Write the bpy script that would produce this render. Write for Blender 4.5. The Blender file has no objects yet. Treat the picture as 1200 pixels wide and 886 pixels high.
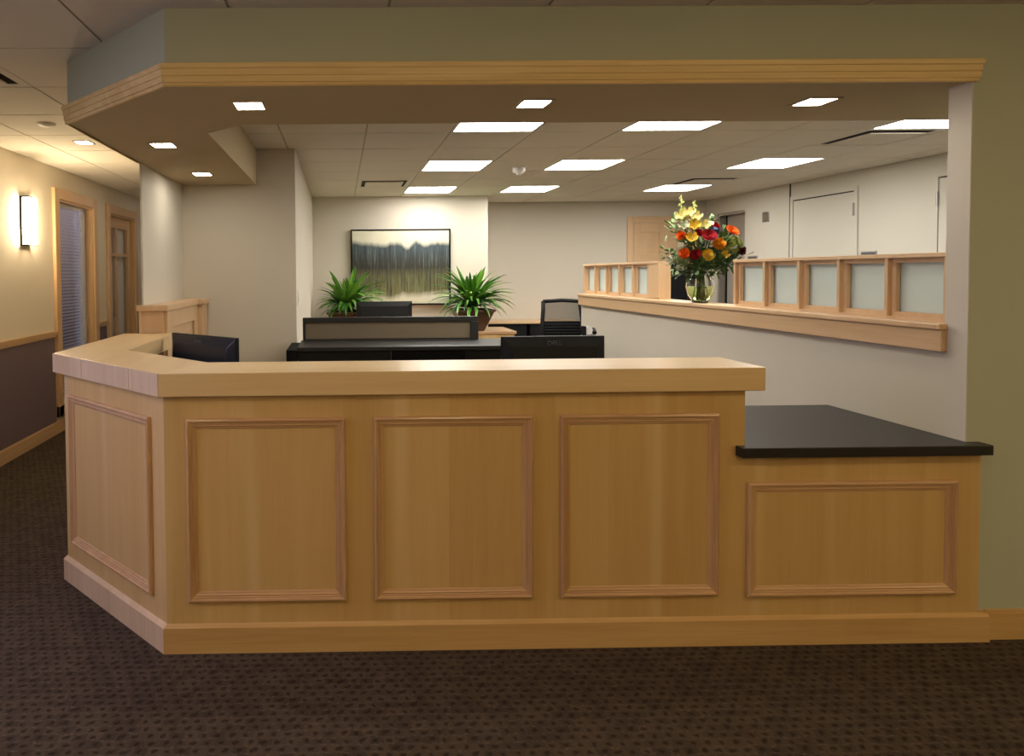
import bpy, math, random
from mathutils import Vector, Matrix

# ------------------------------------------------------------------ camera, world, exposure
scene = bpy.context.scene
col = scene.collection
F, PX, PY, YAW, PIT, ROL, CAMH = 778.07, 406.95, 344.41, 0.0102, 0.0306, 0.009, 1.4667
_d = Vector((math.sin(YAW)*math.cos(PIT), math.cos(YAW)*math.cos(PIT), -math.sin(PIT)))
_r = Vector((math.cos(YAW), -math.sin(YAW), 0)); _u = _r.cross(_d)
_c, _s = math.cos(ROL), math.sin(ROL)
r2 = _c*_r - _s*_u; u2 = _s*_r + _c*_u
cam_data = bpy.data.cameras.new('camera'); cam = bpy.data.objects.new('camera', cam_data); col.objects.link(cam)
cam_data.sensor_fit = 'HORIZONTAL'; cam_data.sensor_width = 36.0
cam_data.lens = F/1200*36; cam_data.shift_x = (600-PX)/1200; cam_data.shift_y = (PY-443)/1200
cam_data.clip_start = .05; cam_data.clip_end = 100
cam.matrix_world = Matrix(((r2.x, u2.x, -_d.x, 0), (r2.y, u2.y, -_d.y, 0), (r2.z, u2.z, -_d.z, CAMH), (0, 0, 0, 1)))
scene.camera = cam
world = bpy.data.worlds.new('world'); scene.world = world; world.use_nodes = True
world.node_tree.nodes['Background'].inputs[0].default_value = (.55, .65, .85, 1)
world.node_tree.nodes['Background'].inputs[1].default_value = .3
vs = scene.view_settings
vs.view_transform = 'Standard'; vs.look = 'None'; vs.gamma = 1; vs.use_curve_mapping = False; vs.exposure = 0.85

# daylight entering the lobby through the window in its left wall (beyond the frame)
DAY = bpy.data.lights.new('daylight', 'AREA'); DAY.shape = 'RECTANGLE'; DAY.size = 2.0; DAY.size_y = 1.5
DAY.energy = 13; DAY.color = (.66, .64, 1.0); DAY.spread = math.radians(125)
day = bpy.data.objects.new('daylight', DAY); col.objects.link(day)
day.location = (-2.80, 2.05, 1.5); day.rotation_euler = (0, -math.pi/2+math.radians(38), 0)

TROFFER, DOWN, SCONCE, LOBBY = 14.2, 36.0, 46.0, 13.6
WARM_LOBBY = (1.0, .78, .42)

# ------------------------------------------------------------------ main dimensions (metres)
HC, ZS = 2.481, 2.19                # ceiling, soffit underside
XL, XR, YB = -2.652, 5.3425, 9.66   # left corridor wall, right wall, back wall
YW, XJ = 2.565, 2.455               # front wall plane, jamb / half wall plane
GX, GY, GT = .804, 4.220, .6096     # ceiling grid
random.seed(7)

# ------------------------------------------------------------------ materials
def newmat(name):
    m = bpy.data.materials.new(name); m.use_nodes = True
    nt = m.node_tree; nt.nodes.clear()
    out = nt.nodes.new('ShaderNodeOutputMaterial')
    return m, nt, out
class NB:
    def __init__(s, nt): s.nt = nt
    def node(s, t, **kw):
        n = s.nt.nodes.new(t)
        for k, v in kw.items(): setattr(n, k, v)
        return n
    def setin(s, sock, v):
        if hasattr(v, 'is_linked') or hasattr(v, 'links'): s.nt.links.new(v, sock)
        else: sock.default_value = v
    def math(s, op, a, b=None, c=None, clamp=False):
        n = s.node('ShaderNodeMath', operation=op); n.use_clamp = clamp
        s.setin(n.inputs[0], a)
        if b is not None: s.setin(n.inputs[1], b)
        if c is not None: s.setin(n.inputs[2], c)
        return n.outputs[0]
    def mix(s, f, a, b):
        n = s.node('ShaderNodeMix', data_type='RGBA')
        s.setin(n.inputs[0], f)
        s.setin(n.inputs[6], a if not isinstance(a, tuple) else (*a[:3], 1))
        s.setin(n.inputs[7], b if not isinstance(b, tuple) else (*b[:3], 1))
        return n.outputs[2]
    def pos(s): return s.node('ShaderNodeNewGeometry').outputs['Position']
    def objco(s): return s.node('ShaderNodeTexCoord').outputs['Object']
    def sep(s, v):
        n = s.node('ShaderNodeSeparateXYZ'); s.setin(n.inputs[0], v); return n.outputs
    def comb(s, x, y, z):
        n = s.node('ShaderNodeCombineXYZ')
        for i, q in enumerate((x, y, z)): s.setin(n.inputs[i], q)
        return n.outputs[0]
    def scale(s, v, sc):
        n = s.node('ShaderNodeVectorMath', operation='MULTIPLY'); s.setin(n.inputs[0], v); n.inputs[1].default_value = sc
        return n.outputs[0]
    def noise(s, v, scale=1, detail=3, rough=.5):
        n = s.node('ShaderNodeTexNoise'); s.setin(n.inputs['Vector'], v)
        n.inputs['Scale'].default_value = scale; n.inputs['Detail'].default_value = detail; n.inputs['Roughness'].default_value = rough
        return n.outputs[0]
    def white(s, v):
        n = s.node('ShaderNodeTexWhiteNoise', noise_dimensions='1D'); s.setin(n.inputs['W'], v); return n.outputs[0]
    def mapr(s, v, a, b, c=0., d=1.):
        n = s.node('ShaderNodeMapRange'); s.setin(n.inputs[0], v)
        for i, q in enumerate((a, b, c, d)): s.setin(n.inputs[1+i], q)
        return n.outputs[0]
    def ramp(s, v, stops):
        n = s.node('ShaderNodeValToRGB'); s.setin(n.inputs[0], v); e = n.color_ramp.elements
        e[0].position, e[0].color = stops[0][0], (*stops[0][1], 1); e[1].position, e[1].color = stops[-1][0], (*stops[-1][1], 1)
        for p, c in stops[1:-1]: q = e.new(p); q.color = (*c, 1)
        return n.outputs[0]
    def bump(s, h, strength=.2, dist=.002):
        n = s.node('ShaderNodeBump'); n.inputs['Strength'].default_value = strength; n.inputs['Distance'].default_value = dist
        s.setin(n.inputs['Height'], h); return n.outputs[0]
    def bsdf(s, out, color, rough=.5, metal=0, spec=.5, normal=None, **kw):
        n = s.node('ShaderNodeBsdfPrincipled')
        s.setin(n.inputs['Base Color'], color if not isinstance(color, tuple) else (*color[:3], 1))
        s.setin(n.inputs['Roughness'], rough); n.inputs['Metallic'].default_value = metal
        n.inputs['Specular IOR Level'].default_value = spec
        if normal is not None: s.setin(n.inputs['Normal'], normal)
        for k, v in kw.items(): s.setin(n.inputs[k.replace('_', ' ')], v)
        s.nt.links.new(n.outputs[0], out.inputs[0]); return n
def plain(name, c, rough=.5, metal=0, spec=.5, var=.06, **kw):
    m, nt, out = newmat(name); b = NB(nt)
    n = b.noise(b.objco(), 14, 3)
    k = tuple(x*(1-var) for x in c); h = tuple(min(1, x*(1+var)) for x in c)
    b.bsdf(out, b.mix(n, k, h), rough, metal, spec, **kw); return m
def paint(name, c, rough=.8):
    m, nt, out = newmat(name); b = NB(nt); p = b.pos()
    n = b.noise(p, 1.3, 2); g = b.noise(p, 220, 2)
    k = tuple(x*.97 for x in c); h = tuple(x*1.03 for x in c)
    b.bsdf(out, b.mix(n, k, h), rough, 0, .3, b.bump(g, .05, .001)); return m
def maple(name, axis, light=(.66, .445, .20), dark=(.51, .30, .105), leaf=0, leafamt=.5, rough=.36):
    m, nt, out = newmat(name); b = NB(nt); p = b.pos()
    sc = [26, 26, 26]; sc['XYZ'.index(axis)] = 1.1
    g = b.noise(b.scale(p, tuple(sc)), 1, 4, .6)
    sc2 = [120, 120, 120]; sc2['XYZ'.index(axis)] = 5
    fine = b.noise(b.scale(p, tuple(sc2)), 1, 2)
    flame = b.noise(b.scale(p, tuple(q*.16 for q in sc)), 1.0, 2)
    f = b.math('ADD', b.math('MULTIPLY', g, .40), b.math('ADD', b.math('MULTIPLY', fine, .2), b.math('MULTIPLY', flame, .50)))
    f = b.mapr(f, .40, .70)
    if leaf:
        x = b.sep(p)[0]
        w = b.white(b.math('FLOOR', b.math('DIVIDE', x, leaf)))
        f = b.math('ADD', b.math('MULTIPLY', f, 1-leafamt), b.math('MULTIPLY', w, leafamt))
    colr = b.mix(f, light, dark)
    if leaf:
        w2 = b.white(b.math('FLOOR', b.math('DIVIDE', b.math('ADD', x, 3.07), leaf*.61)))
        band = b.noise(b.comb(b.math('MULTIPLY', x, 7.0), 0.0, b.math('MULTIPLY', b.sep(p)[2], .25)), 1, 2)
        colr = b.mix(b.math('MULTIPLY', w2, .22), colr, (.52, .36, .12))
        colr = b.mix(b.mapr(band, .56, .72, 0, .45), colr, (.74, .57, .32))
    b.bsdf(out, colr, rough, 0, .45, b.bump(fine, .06, .001)); return m
def emit(name, c, strength):
    m, nt, out = newmat(name); e = nt.nodes.new('ShaderNodeEmission')
    e.inputs[0].default_value = (*c, 1); e.inputs[1].default_value = strength
    nt.links.new(e.outputs[0], out.inputs[0]); return m

M = {}
M['beige'] = paint('paint_beige', (.60, .545, .45))
M['sage'] = paint('paint_sage', (.44, .455, .355))
M['cream'] = paint('paint_cream', (.68, .61, .50))
M['plum'] = paint('paint_plum', (.17, .125, .145), .6)
M['soffit'] = paint('paint_soffit_bounce', (.52, .42, .26))  # office beige with the warm bounce off the maple put into the colour
M['tile'] = paint('ceiling_tile_white', (.76, .70, .61), .9)
M['grid'] = plain('grid_enamel', (.42, .37, .30), .5)
M['rightwall'] = paint('paint_offwhite', (.60, .56, .475))
M['greydoor'] = paint('paint_greydoor', (.37, .33, .28), .55)
M['darkgap'] = plain('dark_gap', (.05, .045, .04), .8)
M['mapleV'] = maple('maple_vertical', 'Z', leaf=.207, leafamt=.5)
M['mapleZ'] = maple('maple_upright', 'Z')
M['mapleX'] = maple('maple_lengthwise', 'X')
M['mapleY'] = maple('maple_deep', 'Y')
M['mouldX'] = maple('maple_moulding_x', 'X', (.62, .40, .22), (.48, .27, .13), rough=.26)
M['mouldZ'] = maple('maple_moulding_z', 'Z', (.60, .38, .20), (.44, .24, .115), rough=.26)
M['pine'] = maple('pine_header', 'X', (.84, .63, .31), (.62, .41, .15), rough=.45)
M['ledge'] = maple('maple_ledge', 'Y', (.68, .47, .28), (.57, .36, .19))
M['ledgeZ'] = maple('maple_ledge_upright', 'Z', (.68, .47, .28), (.57, .36, .19))
M['ledgeX'] = maple('maple_pale_x', 'X', (.68, .47, .28), (.57, .36, .19))
M['top'] = maple('maple_counter', 'X', (.76, .56, .31), (.66, .45, .22), rough=.30)
M['topD'] = maple('maple_counter_deep', 'Y', (.74, .53, .29), (.62, .42, .20), rough=.30)
M['endgrain'] = maple('maple_edge', 'Z', (.68, .50, .32), (.55, .38, .22), rough=.4)
M['blacktop'] = plain('black_laminate', (.014, .0125, .0115), .40, spec=.5)
M['stationfront'] = plain('black_board', (.008, .008, .008), .5, spec=.25)
M['black'] = plain('black_plastic', (.006, .006, .0065), .5, spec=.25)
M['blackmat'] = plain('black_matte', (.005, .005, .005), .7, spec=.15)
M['blacktrim'] = plain('black_trim', (.018, .017, .016), .45, spec=.35)
M['bluegloss'] = plain('black_gloss_housing', (.012, .016, .032), .2)
M['grey'] = plain('grey_print', (.10, .10, .11), .4)
M['taupe'] = plain('taupe_fabric', (.155, .12, .075), .9)
M['steel'] = plain('brushed_steel', (.45, .44, .42), .35, 1)
M['white'] = plain('white_plastic', (.75, .73, .68), .4)
M['slat'] = plain('blind_slat', (.80, .79, .88), .5)
M['offdark'] = plain('dim_room_tint', (.22, .21, .30), .9)  # blue-grey dimness of the side room put into the wall colour
M['offgrey'] = plain('room_curtain', (.70, .67, .68), .9)
M['pot'] = plain('brown_planter', (.10, .052, .025), .35, var=.3)
M['soil'] = plain('soil', (.02, .014, .01), .95)
M['leafd'] = plain('leaf_dark', (.05, .17, .028), .38, var=.3)
M['leafl'] = plain('leaf_bright', (.27, .50, .08), .38, var=.25)
M['leafm'] = plain('leaf_mid', (.13, .33, .045), .38, var=.25)
M['stem'] = plain('stem_green', (.12, .22, .05), .5)
M['sprig'] = plain('sprig_green', (.07, .15, .035), .55, var=.35)
M['sprigp'] = plain('sprig_pale', (.20, .28, .11), .55, var=.3)
for k, c in dict(orange=(.72, .13, .012), red=(.28, .008, .012), maroon=(.09, .006, .014), amber=(.72, .32, .02), yellow=(.68, .46, .06),
                 creamy=(.62, .55, .24), pale=(.42, .50, .15), bud=(.46, .48, .17), blue=(.10, .12, .20), whitef=(.74, .75, .62), brightred=(.45, .015, .012)).items():
    M['f_'+k] = plain('petal_'+k, c, .8, var=.2, spec=.15)
M['l_troffer'] = emit('troffer_lens', (1.0, .965, .90), TROFFER)
M['l_down'] = emit('downlight_lens', (1.0, .93, .80), DOWN)
M['l_sconce'] = emit('sconce_glow', (1.0, .80, .50), SCONCE)
M['l_lobby'] = emit('lobby_lamp', WARM_LOBBY, LOBBY)

m, nt, out = newmat('frosted_glass'); b = NB(nt)
d1 = b.node('ShaderNodeBsdfDiffuse'); d1.inputs[0].default_value = (.78, .84, .80, 1)
t1 = b.node('ShaderNodeBsdfTranslucent'); t1.inputs[0].default_value = (.85, .92, .90, 1)
g1 = b.node('ShaderNodeBsdfGlossy'); g1.inputs['Roughness'].default_value = .25
mx = b.node('ShaderNodeMixShader'); mx.inputs[0].default_value = .45
nt.links.new(d1.outputs[0], mx.inputs[1]); nt.links.new(t1.outputs[0], mx.inputs[2])
mx2 = b.node('ShaderNodeMixShader'); mx2.inputs[0].default_value = .05
nt.links.new(mx.outputs[0], mx2.inputs[1]); nt.links.new(g1.outputs[0], mx2.inputs[2]); nt.links.new(mx2.outputs[0], out.inputs[0])
M['frost'] = m
m, nt, out = newmat('clear_glass'); b = NB(nt)
b.bsdf(out, (.97, .99, .98), .0, 0, .5, Transmission_Weight=1.0, IOR=1.45); M['glass'] = m
m, nt, out = newmat('window_glass'); b = NB(nt)
tr = b.node('ShaderNodeBsdfTransparent'); gl = b.node('ShaderNodeBsdfGlossy'); gl.inputs['Roughness'].default_value = .03
mx = b.node('ShaderNodeMixShader'); mx.inputs[0].default_value = .08
nt.links.new(tr.outputs[0], mx.inputs[1]); nt.links.new(gl.outputs[0], mx.inputs[2]); nt.links.new(mx.outputs[0], out.inputs[0]); M['pane'] = m
m, nt, out = newmat('vase_water'); b = NB(nt)
b.bsdf(out, (.80, .88, .35), .0, 0, .5, Transmission_Weight=1.0, IOR=1.33); M['water'] = m
m, nt, out = newmat('chair_mesh'); b = NB(nt)
tr = b.node('ShaderNodeBsdfTransparent'); df = b.node('ShaderNodeBsdfDiffuse'); df.inputs[0].default_value = (.03, .027, .025, 1)
p = b.sep(b.objco())
wv = b.math('MULTIPLY', b.math('SINE', b.math('MULTIPLY', p[0], 900)), b.math('SINE', b.math('MULTIPLY', p[2], 900)))
mx = b.node('ShaderNodeMixShader'); b.setin(mx.inputs[0], b.mapr(wv, -1, 1, .45, .8))
nt.links.new(tr.outputs[0], mx.inputs[1]); nt.links.new(df.outputs[0], mx.inputs[2]); nt.links.new(mx.outputs[0], out.inputs[0]); M['mesh'] = m

# woven carpet: staggered dark tufts between paler loops
m, nt, out = newmat('carpet_weave'); b = NB(nt); p = b.pos(); s = b.sep(p)
wob = b.noise(p, 30, 2)
v = b.math('ADD', b.math('DIVIDE', s[1], .034), b.math('MULTIPLY', wob, .9))
row = b.math('FLOOR', v)
u = b.math('ADD', b.math('ADD', b.math('DIVIDE', s[0], .044), b.math('MULTIPLY', row, .38)), b.math('MULTIPLY', wob, .9))
fu = b.math('SUBTRACT', b.math('FRACT', u), .5); fv = b.math('SUBTRACT', b.math('FRACT', v), .5)
dist = b.math('SQRT', b.math('ADD', b.math('MULTIPLY', b.math('MULTIPLY', fu, fu), 1.0), b.math('MULTIPLY', b.math('MULTIPLY', fv, fv), .8)))
dot = b.mapr(b.math('ADD', dist, b.math('MULTIPLY', b.noise(p, 160, 2), .16)), .20, .36, 1, 0)
line = b.mapr(b.math('ABSOLUTE', fv), .40, .48)
cellr = b.white(b.math('ADD', b.math('FLOOR', u), b.math('MULTIPLY', row, 17.3)))
fib = b.noise(b.scale(p, (900, 500, 500)), 1, 2)
c0 = b.mix(cellr, (.066, .046, .031), (.105, .074, .050))
c1 = b.mix(b.math('MULTIPLY', dot, .75), c0, (.018, .011, .007))
c2 = b.mix(b.math('MULTIPLY', b.math('MULTIPLY', line, b.mapr(b.noise(p, 70, 2), .45, .65)), .55), c1, (.22, .165, .125))
c3 = b.mix(b.mapr(fib, .35, .7), b.mix(.45, c2, (.02, .014, .011)), c2)
hgt = b.math('SUBTRACT', b.math('MULTIPLY', fib, .4), dot)
b.bsdf(out, c3, .95, 0, .15, b.bump(hgt, .7, .004)); M['carpet'] = m

# abstract landscape canvas
PXA, PXB, PZA, PZB = .165, 1.435, 1.065, 2.022
m, nt, out = newmat('painted_canvas'); b = NB(nt); s = b.sep(b.pos())
u = b.math('DIVIDE', b.math('SUBTRACT', s[0], PXA), PXB-PXA); v = b.math('DIVIDE', b.math('SUBTRACT', s[2], PZA), PZB-PZA)
st = b.noise(b.comb(b.math('MULTIPLY', u, 55), b.math('MULTIPLY', v, 2.2), 0), 1, 4, .65)
st2 = b.noise(b.comb(b.math('MULTIPLY', u, 16), b.math('MULTIPLY', v, 1.6), 4), 1, 3)
hz = b.noise(b.comb(b.math('MULTIPLY', u, 3.6), 1.7, 0), 1, 5, .6)
notch = b.mapr(b.math('ABSOLUTE', b.math('SUBTRACT', u, .56)), 0, .1, .10, 0)
vt = b.math('SUBTRACT', b.math('ADD', .72, b.math('MULTIPLY', hz, .26)), notch)
vb = b.math('ADD', -.03, b.math('MULTIPLY', b.noise(b.comb(b.math('MULTIPLY', u, 4.2), 7.7, 0), 1, 3), .26))
mask = b.math('MULTIPLY', b.mapr(b.math('SUBTRACT', vt, v), -.02, .05), b.mapr(b.math('SUBTRACT', v, vb), -.03, .06))
inner = b.ramp(v, [(0, (.30, .28, .13)), (.18, (.15, .14, .045)), (.38, (.10, .095, .03)), (.50, (.022, .018, .009)), (.57, (.03, .03, .02)), (.75, (.042, .064, .075)), (1, (.06, .085, .092))])
inner = b.mix(b.mapr(st, .54, .80), inner, (.17, .215, .21))
inner = b.mix(b.math('MULTIPLY', b.mapr(st2, .5, .75), b.mapr(v, .15, .5, .7, .08)), inner, (.17, .16, .045))
inner = b.mix(b.mapr(st, .52, .34), inner, (.02, .022, .022))
cv = b.mix(mask, b.mix(st2, (.60, .56, .40), (.70, .67, .52)), inner)
b.bsdf(out, cv, .5); M['canvas'] = m

# ------------------------------------------------------------------ mesh builder
WLOC = {}
class MB:
    def __init__(s): s.v, s.f, s.mi = [], [], []
    def face(s, idx, mi=0): s.f.append(tuple(idx)); s.mi.append(mi)
    def box(s, x0, x1, y0, y1, z0, z1, mi=0):
        n = len(s.v)
        s.v += [(x0, y0, z0), (x1, y0, z0), (x1, y1, z0), (x0, y1, z0), (x0, y0, z1), (x1, y0, z1), (x1, y1, z1), (x0, y1, z1)]
        for q in ((0, 3, 2, 1), (4, 5, 6, 7), (0, 1, 5, 4), (1, 2, 6, 5), (2, 3, 7, 6), (3, 0, 4, 7)): s.face([n+i for i in q], mi)
        return s
    def prism(s, poly, z0, z1, mi=0, mcap=None, mside=None):
        n = len(s.v); k = len(poly)
        a = sum(poly[i][0]*poly[(i+1) % k][1]-poly[(i+1) % k][0]*poly[i][1] for i in range(k))
        if a < 0: poly = poly[::-1]
        s.v += [(x, y, z0) for x, y in poly]+[(x, y, z1) for x, y in poly]
        s.face([n+i for i in range(k)][::-1], mi); s.face([n+k+i for i in range(k)], mi if mcap is None else mcap)
        for i in range(k):
            j = (i+1) % k
            q = mi if mside is None else mside(poly[i], poly[j])
            s.face([n+i, n+j, n+k+j, n+k+i], q)
        return s
    def hexa(s, b4, t4, mi=0):
        n = len(s.v); s.v += list(b4)+list(t4)
        for q in ((0, 3, 2, 1), (4, 5, 6, 7), (0, 1, 5, 4), (1, 2, 6, 5), (2, 3, 7, 6), (3, 0, 4, 7)): s.face([n+i for i in q], mi)
        return s
    def tube(s, pts, r, n=8, mi=0, cap=True):
        pts = [Vector(p) for p in pts]; base = len(s.v); up = Vector((0, 0, 1)); prev = None
        for i, p in enumerate(pts):
            t = (pts[min(i+1, len(pts)-1)]-pts[max(i-1, 0)]).normalized()
            if prev is None:
                a = t.cross(up)
                if a.length < 1e-3: a = t.cross(Vector((1, 0, 0)))
            else: a = prev-t*prev.dot(t)
            a.normalize(); prev = a; c = t.cross(a)
            rr = r[i] if isinstance(r, (list, tuple)) else r
            for k in range(n):
                th = 2*math.pi*k/n
                s.v.append(tuple(p+a*rr*math.cos(th)+c*rr*math.sin(th)))
        for i in range(len(pts)-1):
            for k in range(n):
                k2 = (k+1) % n
                s.face((base+i*n+k, base+i*n+k2, base+(i+1)*n+k2, base+(i+1)*n+k), mi)
        if cap:
            s.face([base+k for k in range(n)][::-1], mi); e = base+(len(pts)-1)*n; s.face([e+k for k in range(n)], mi)
        return s
    def lathe(s, prof, c=(0, 0, 0), n=20, mi=0, a0=0, a1=2*math.pi):
        base = len(s.v); full = abs(a1-a0-2*math.pi) < 1e-6; m = n if full else n+1
        for r, z in prof:
            for k in range(m):
                th = a0+(a1-a0)*k/n
                s.v.append((c[0]+r*math.cos(th), c[1]+r*math.sin(th), c[2]+z))
        for i in range(len(prof)-1):
            for k in range(n):
                k2 = (k+1) % m
                s.face((base+i*m+k, base+i*m+k2, base+(i+1)*m+k2, base+(i+1)*m+k), mi)
        return s
    def build(s, name, mat, parent=None, smooth=False, bevel=0, local=False, loc=None):
        me = bpy.data.meshes.new(name)
        if parent is None and not local:
            xs = [p[0] for p in s.v]; ys = [p[1] for p in s.v]; zs = [p[2] for p in s.v]
            L = Vector(loc) if loc else Vector(((min(xs)+max(xs))/2, (min(ys)+max(ys))/2, min(zs)))
        elif local: L = Vector((0, 0, 0))
        else: L = WLOC[parent.name]
        me.from_pydata([tuple(Vector(p)-L) for p in s.v], [], s.f)
        mats = mat if isinstance(mat, (list, tuple)) else [mat]
        for q in mats: me.materials.append(M[q] if isinstance(q, str) else q)
        if len(mats) > 1: me.polygons.foreach_set('material_index', s.mi)
        if smooth: me.polygons.foreach_set('use_smooth', [True]*len(me.polygons))
        me.validate(); me.update()
        o = bpy.data.objects.new(name, me); col.objects.link(o)
        if parent is not None: o.parent = parent
        elif not local: o.location = L
        WLOC[o.name] = L
        if bevel:
            md = o.modifiers.new('bevel', 'BEVEL'); md.width = bevel; md.segments = 2; md.limit_method = 'ANGLE'
        return o
def tag(o, label, cat, group=None, kind=None):
    o['label'] = label; o['category'] = cat
    if group: o['group'] = group
    if kind: o['kind'] = kind
    return o
def thing(name, label, cat, loc, group=None, kind=None, rz=0):
    o = bpy.data.objects.new(name, None); col.objects.link(o); o.empty_display_size = .1
    o.location = loc; o.rotation_euler = (0, 0, rz); WLOC[o.name] = Vector(loc)
    return tag(o, label, cat, group, kind)
def box(name, mat, x0, x1, y0, y1, z0, z1, parent=None, bevel=0, **kw):
    return MB().box(x0, x1, y0, y1, z0, z1).build(name, mat, parent, bevel=bevel, **kw)
def copyobj(o, parent, loc, rot=(0, 0, 0), scale=(1, 1, 1)):
    c = o.copy(); col.objects.link(c); c.parent = parent; c.location = loc; c.rotation_euler = rot; c.scale = scale; return c

# ------------------------------------------------------------------ setting: floor, walls, ceiling
tag(box('floor', 'carpet', XL-1.2, 5.6, -4.1, 10.8, -.1, 0), 'brown woven carpet floor', 'floor', kind='structure')

# left corridor wall with openings: daylight window (lobby), window_1, door_1
wl = MB()
def wl_seg(y0, y1, z0, z1): wl.box(XL-.14, XL, y0, y1, z0, z1)
W0, W1, WZ0, WZ1 = 1.05, 3.05, .75, 2.25        # lobby window
A0, A1, AZ = 6.27, 7.14, 2.19                   # blind window
D0, D1, DZ = 7.66, 8.56, 2.185                  # glazed door
wl_seg(-4, W0, 0, 2.6); wl_seg(W0, W1, 0, WZ0); wl_seg(W0, W1, WZ1, 2.6); wl_seg(W1, A0, 0, 2.6); wl_seg(A0, A1, AZ, 2.6)
wl_seg(A1, D0, 0, 2.6); wl_seg(D0, D1, DZ, 2.6); wl_seg(D1, 10.6, 0, 2.6); wl_seg(A0, A1, 0, .25)
w = wl.build('wall_left', 'cream'); tag(w, 'cream painted corridor wall on the left with plum wainscot', 'wall', kind='structure')
wc = MB()
for y0, y1 in ((-4, 6.16), (7.25, 7.53), (8.72, 10.6)): wc.box(XL, XL+.004, y0, y1, .09, .905)
wc.build('wainscot_paint', 'plum', w)
for i, (y0, y1) in enumerate(((3.2, 6.16), (7.25, 7.53), (8.72, 10.5))):
    rail = MB(); rail.box(XL, XL+.016, y0, y1, .905, .925); rail.box(XL, XL+.024, y0, y1, .925, .950); rail.box(XL, XL+.032, y0, y1, .950, .962)
    tag(rail.build('trim_%d' % (i+1), 'ledge'), ['maple chair rail left of the blind window', 'short maple chair rail between window and corridor door', 'maple chair rail past the corridor door'][i], 'chair rail', kind='structure')
bb = MB(); bb.box(XL, XL+.014, -4, 7.53, 0, .105); bb.box(XL, XL+.009, -4, 7.53, .105, .115)
tag(bb.build('baseboard_left', 'ledge'), 'maple baseboard under the plum corridor wall', 'baseboard', kind='structure')

tag(box('wall_corridor_end', 'cream', XL-.1, -1.3, 10.5, 10.62, 0, 2.6), 'cream wall closing the corridor', 'wall', kind='structure')
tag(box('wall_inner', 'beige', -1.45, -.36, 5.41, 8.80, 0, 2.6), 'beige wall block left of the workstation', 'wall', kind='structure')
tag(box('wall_picture', 'beige', -1.45, 1.96, 8.8005, 9.78, 0, 2.6), 'brightly lit wall carrying the painting', 'wall', kind='structure')
tag(MB().prism([(-1.272, 4.30), (-1.272, 5.41), (-1.45, 5.41), (-1.284, 4.30)], 0, ZS).build('wall_stub', 'beige'), 'beige wall end beside the corridor', 'wall', kind='structure')
tag(box('wall_back', 'beige', 1.96, 5.5, YB, YB+.12, 0, 2.6), 'beige far back wall with the maple door', 'wall', kind='structure')
wr = MB(); R0, R1, RZ = 8.728, 9.40, 2.262
wr.box(XR, XR+.2, 2.665, R0, 0, 2.6); wr.box(XR, XR+.2, R0, R1, RZ, 2.6); wr.box(XR, XR+.2, R1, YB, 0, 2.6); wr.box(XR+.19, XR+.2, R0, R1, 0, RZ)
wro = wr.build('wall_right', 'rightwall'); tag(wro, 'off-white right wall with flush service doors', 'wall', kind='structure')
box('control_joint', 'darkgap', XR-.006, XR, 7.835, 7.855, 0, HC, wro)
tag(box('wall_front', 'sage', XJ, 5.55, YW, 2.665, 0, 2.6), 'sage green front wall right of the desk', 'wall', kind='structure')
# jamb side in the lighter office paint is part of the wall front: a thin skim on the reveal
box('jamb_skim', 'beige', XJ-.004, XJ, YW+.001, 2.665, 0, ZS, bpy.data.objects['wall_front'])
tag(box('wall_rear', 'cream', XL-.1, 5.6, -4.12, -4, 0, 2.6), 'cream lobby wall behind the viewer', 'wall', kind='structure')
tag(box('wall_lobby_side', 'cream', 5.5, 5.62, -4, YW, 0, 2.6), 'cream lobby wall beyond the right edge', 'wall', kind='structure')
bb = MB(); bb.box(2.535, 5.5, YW-.016, YW, 0, .104); bb.box(2.535, 5.5, YW-.010, YW, .104, .116)
tag(bb.build('baseboard_front', 'mapleX'), 'maple baseboard on the sage wall right of the desk', 'baseboard', kind='structure')

# soffit: C-shaped dropped header over the counter
SO = [(5.34, YW), (-.662, YW), (-1.285, YW+.623), (-1.285, 5.41), (-.67, 5.41), (-.67, 3.43), (-.475, 3.235), (5.34, 3.235)]
def sside(p, q):
    if abs(p[1]-YW) < 1e-6 and abs(q[1]-YW) < 1e-6: return 1
    if min(p[0], q[0]) < -1.28 and max(p[1], q[1]) < 3.3: return 1
    return 0
hd = MB().prism([(XJ, YW), (-.662, YW), (-1.285, YW+.623), (-1.285, 5.41), (-.67, 5.41), (-.67, 3.43), (-.475, 3.235), (5.34, 3.235), (5.34, 2.665), (XJ, 2.665)], ZS, 2.6, 0, 0, sside)
tag(hd.build('wall_header', ['soffit', 'sage']), 'dropped soffit and header wrapping over the reception desk', 'header', kind='structure')
# maple header trim
TP = [(2.185, 0.0), (2.185, .010), (2.189, .0125), (2.194, .0125), (2.195, .0118), (2.198, .0118), (2.199, .017), (2.218, .018), (2.219, .0162), (2.222, .0162), (2.224, .020), (2.247, .021), (2.250, .026), (2.266, .027), (2.270, .023), (2.270, 0)]
def trim_seg(i, A, B, na, nb, mat, label):
    mb = MB()
    for z, p in TP:
        for P, n in ((A, na), (B, nb)): mb.v.append((P[0]+n[0]*p, P[1]+n[1]*p, z))
    for k in range(len(TP)-1): mb.face((2*k, 2*k+1, 2*k+3, 2*k+2))
    mb.face([2*k for k in range(len(TP))]); mb.face([2*k+1 for k in range(len(TP))][::-1])
    tag(mb.build('trim_%d' % i, mat), label, 'trim', kind='structure')
t8 = math.tan(math.pi/8)
trim_seg(4, (XJ+.004, YW), (-.662, YW), (.6, -1), (-t8, -1), 'pine', 'long maple header trim across the front of the soffit')
trim_seg(5, (-.662, YW), (-1.285, YW+.623), (-t8, -1), (-1, -t8), 'pine', 'maple header trim on the angled left face of the soffit')
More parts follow.
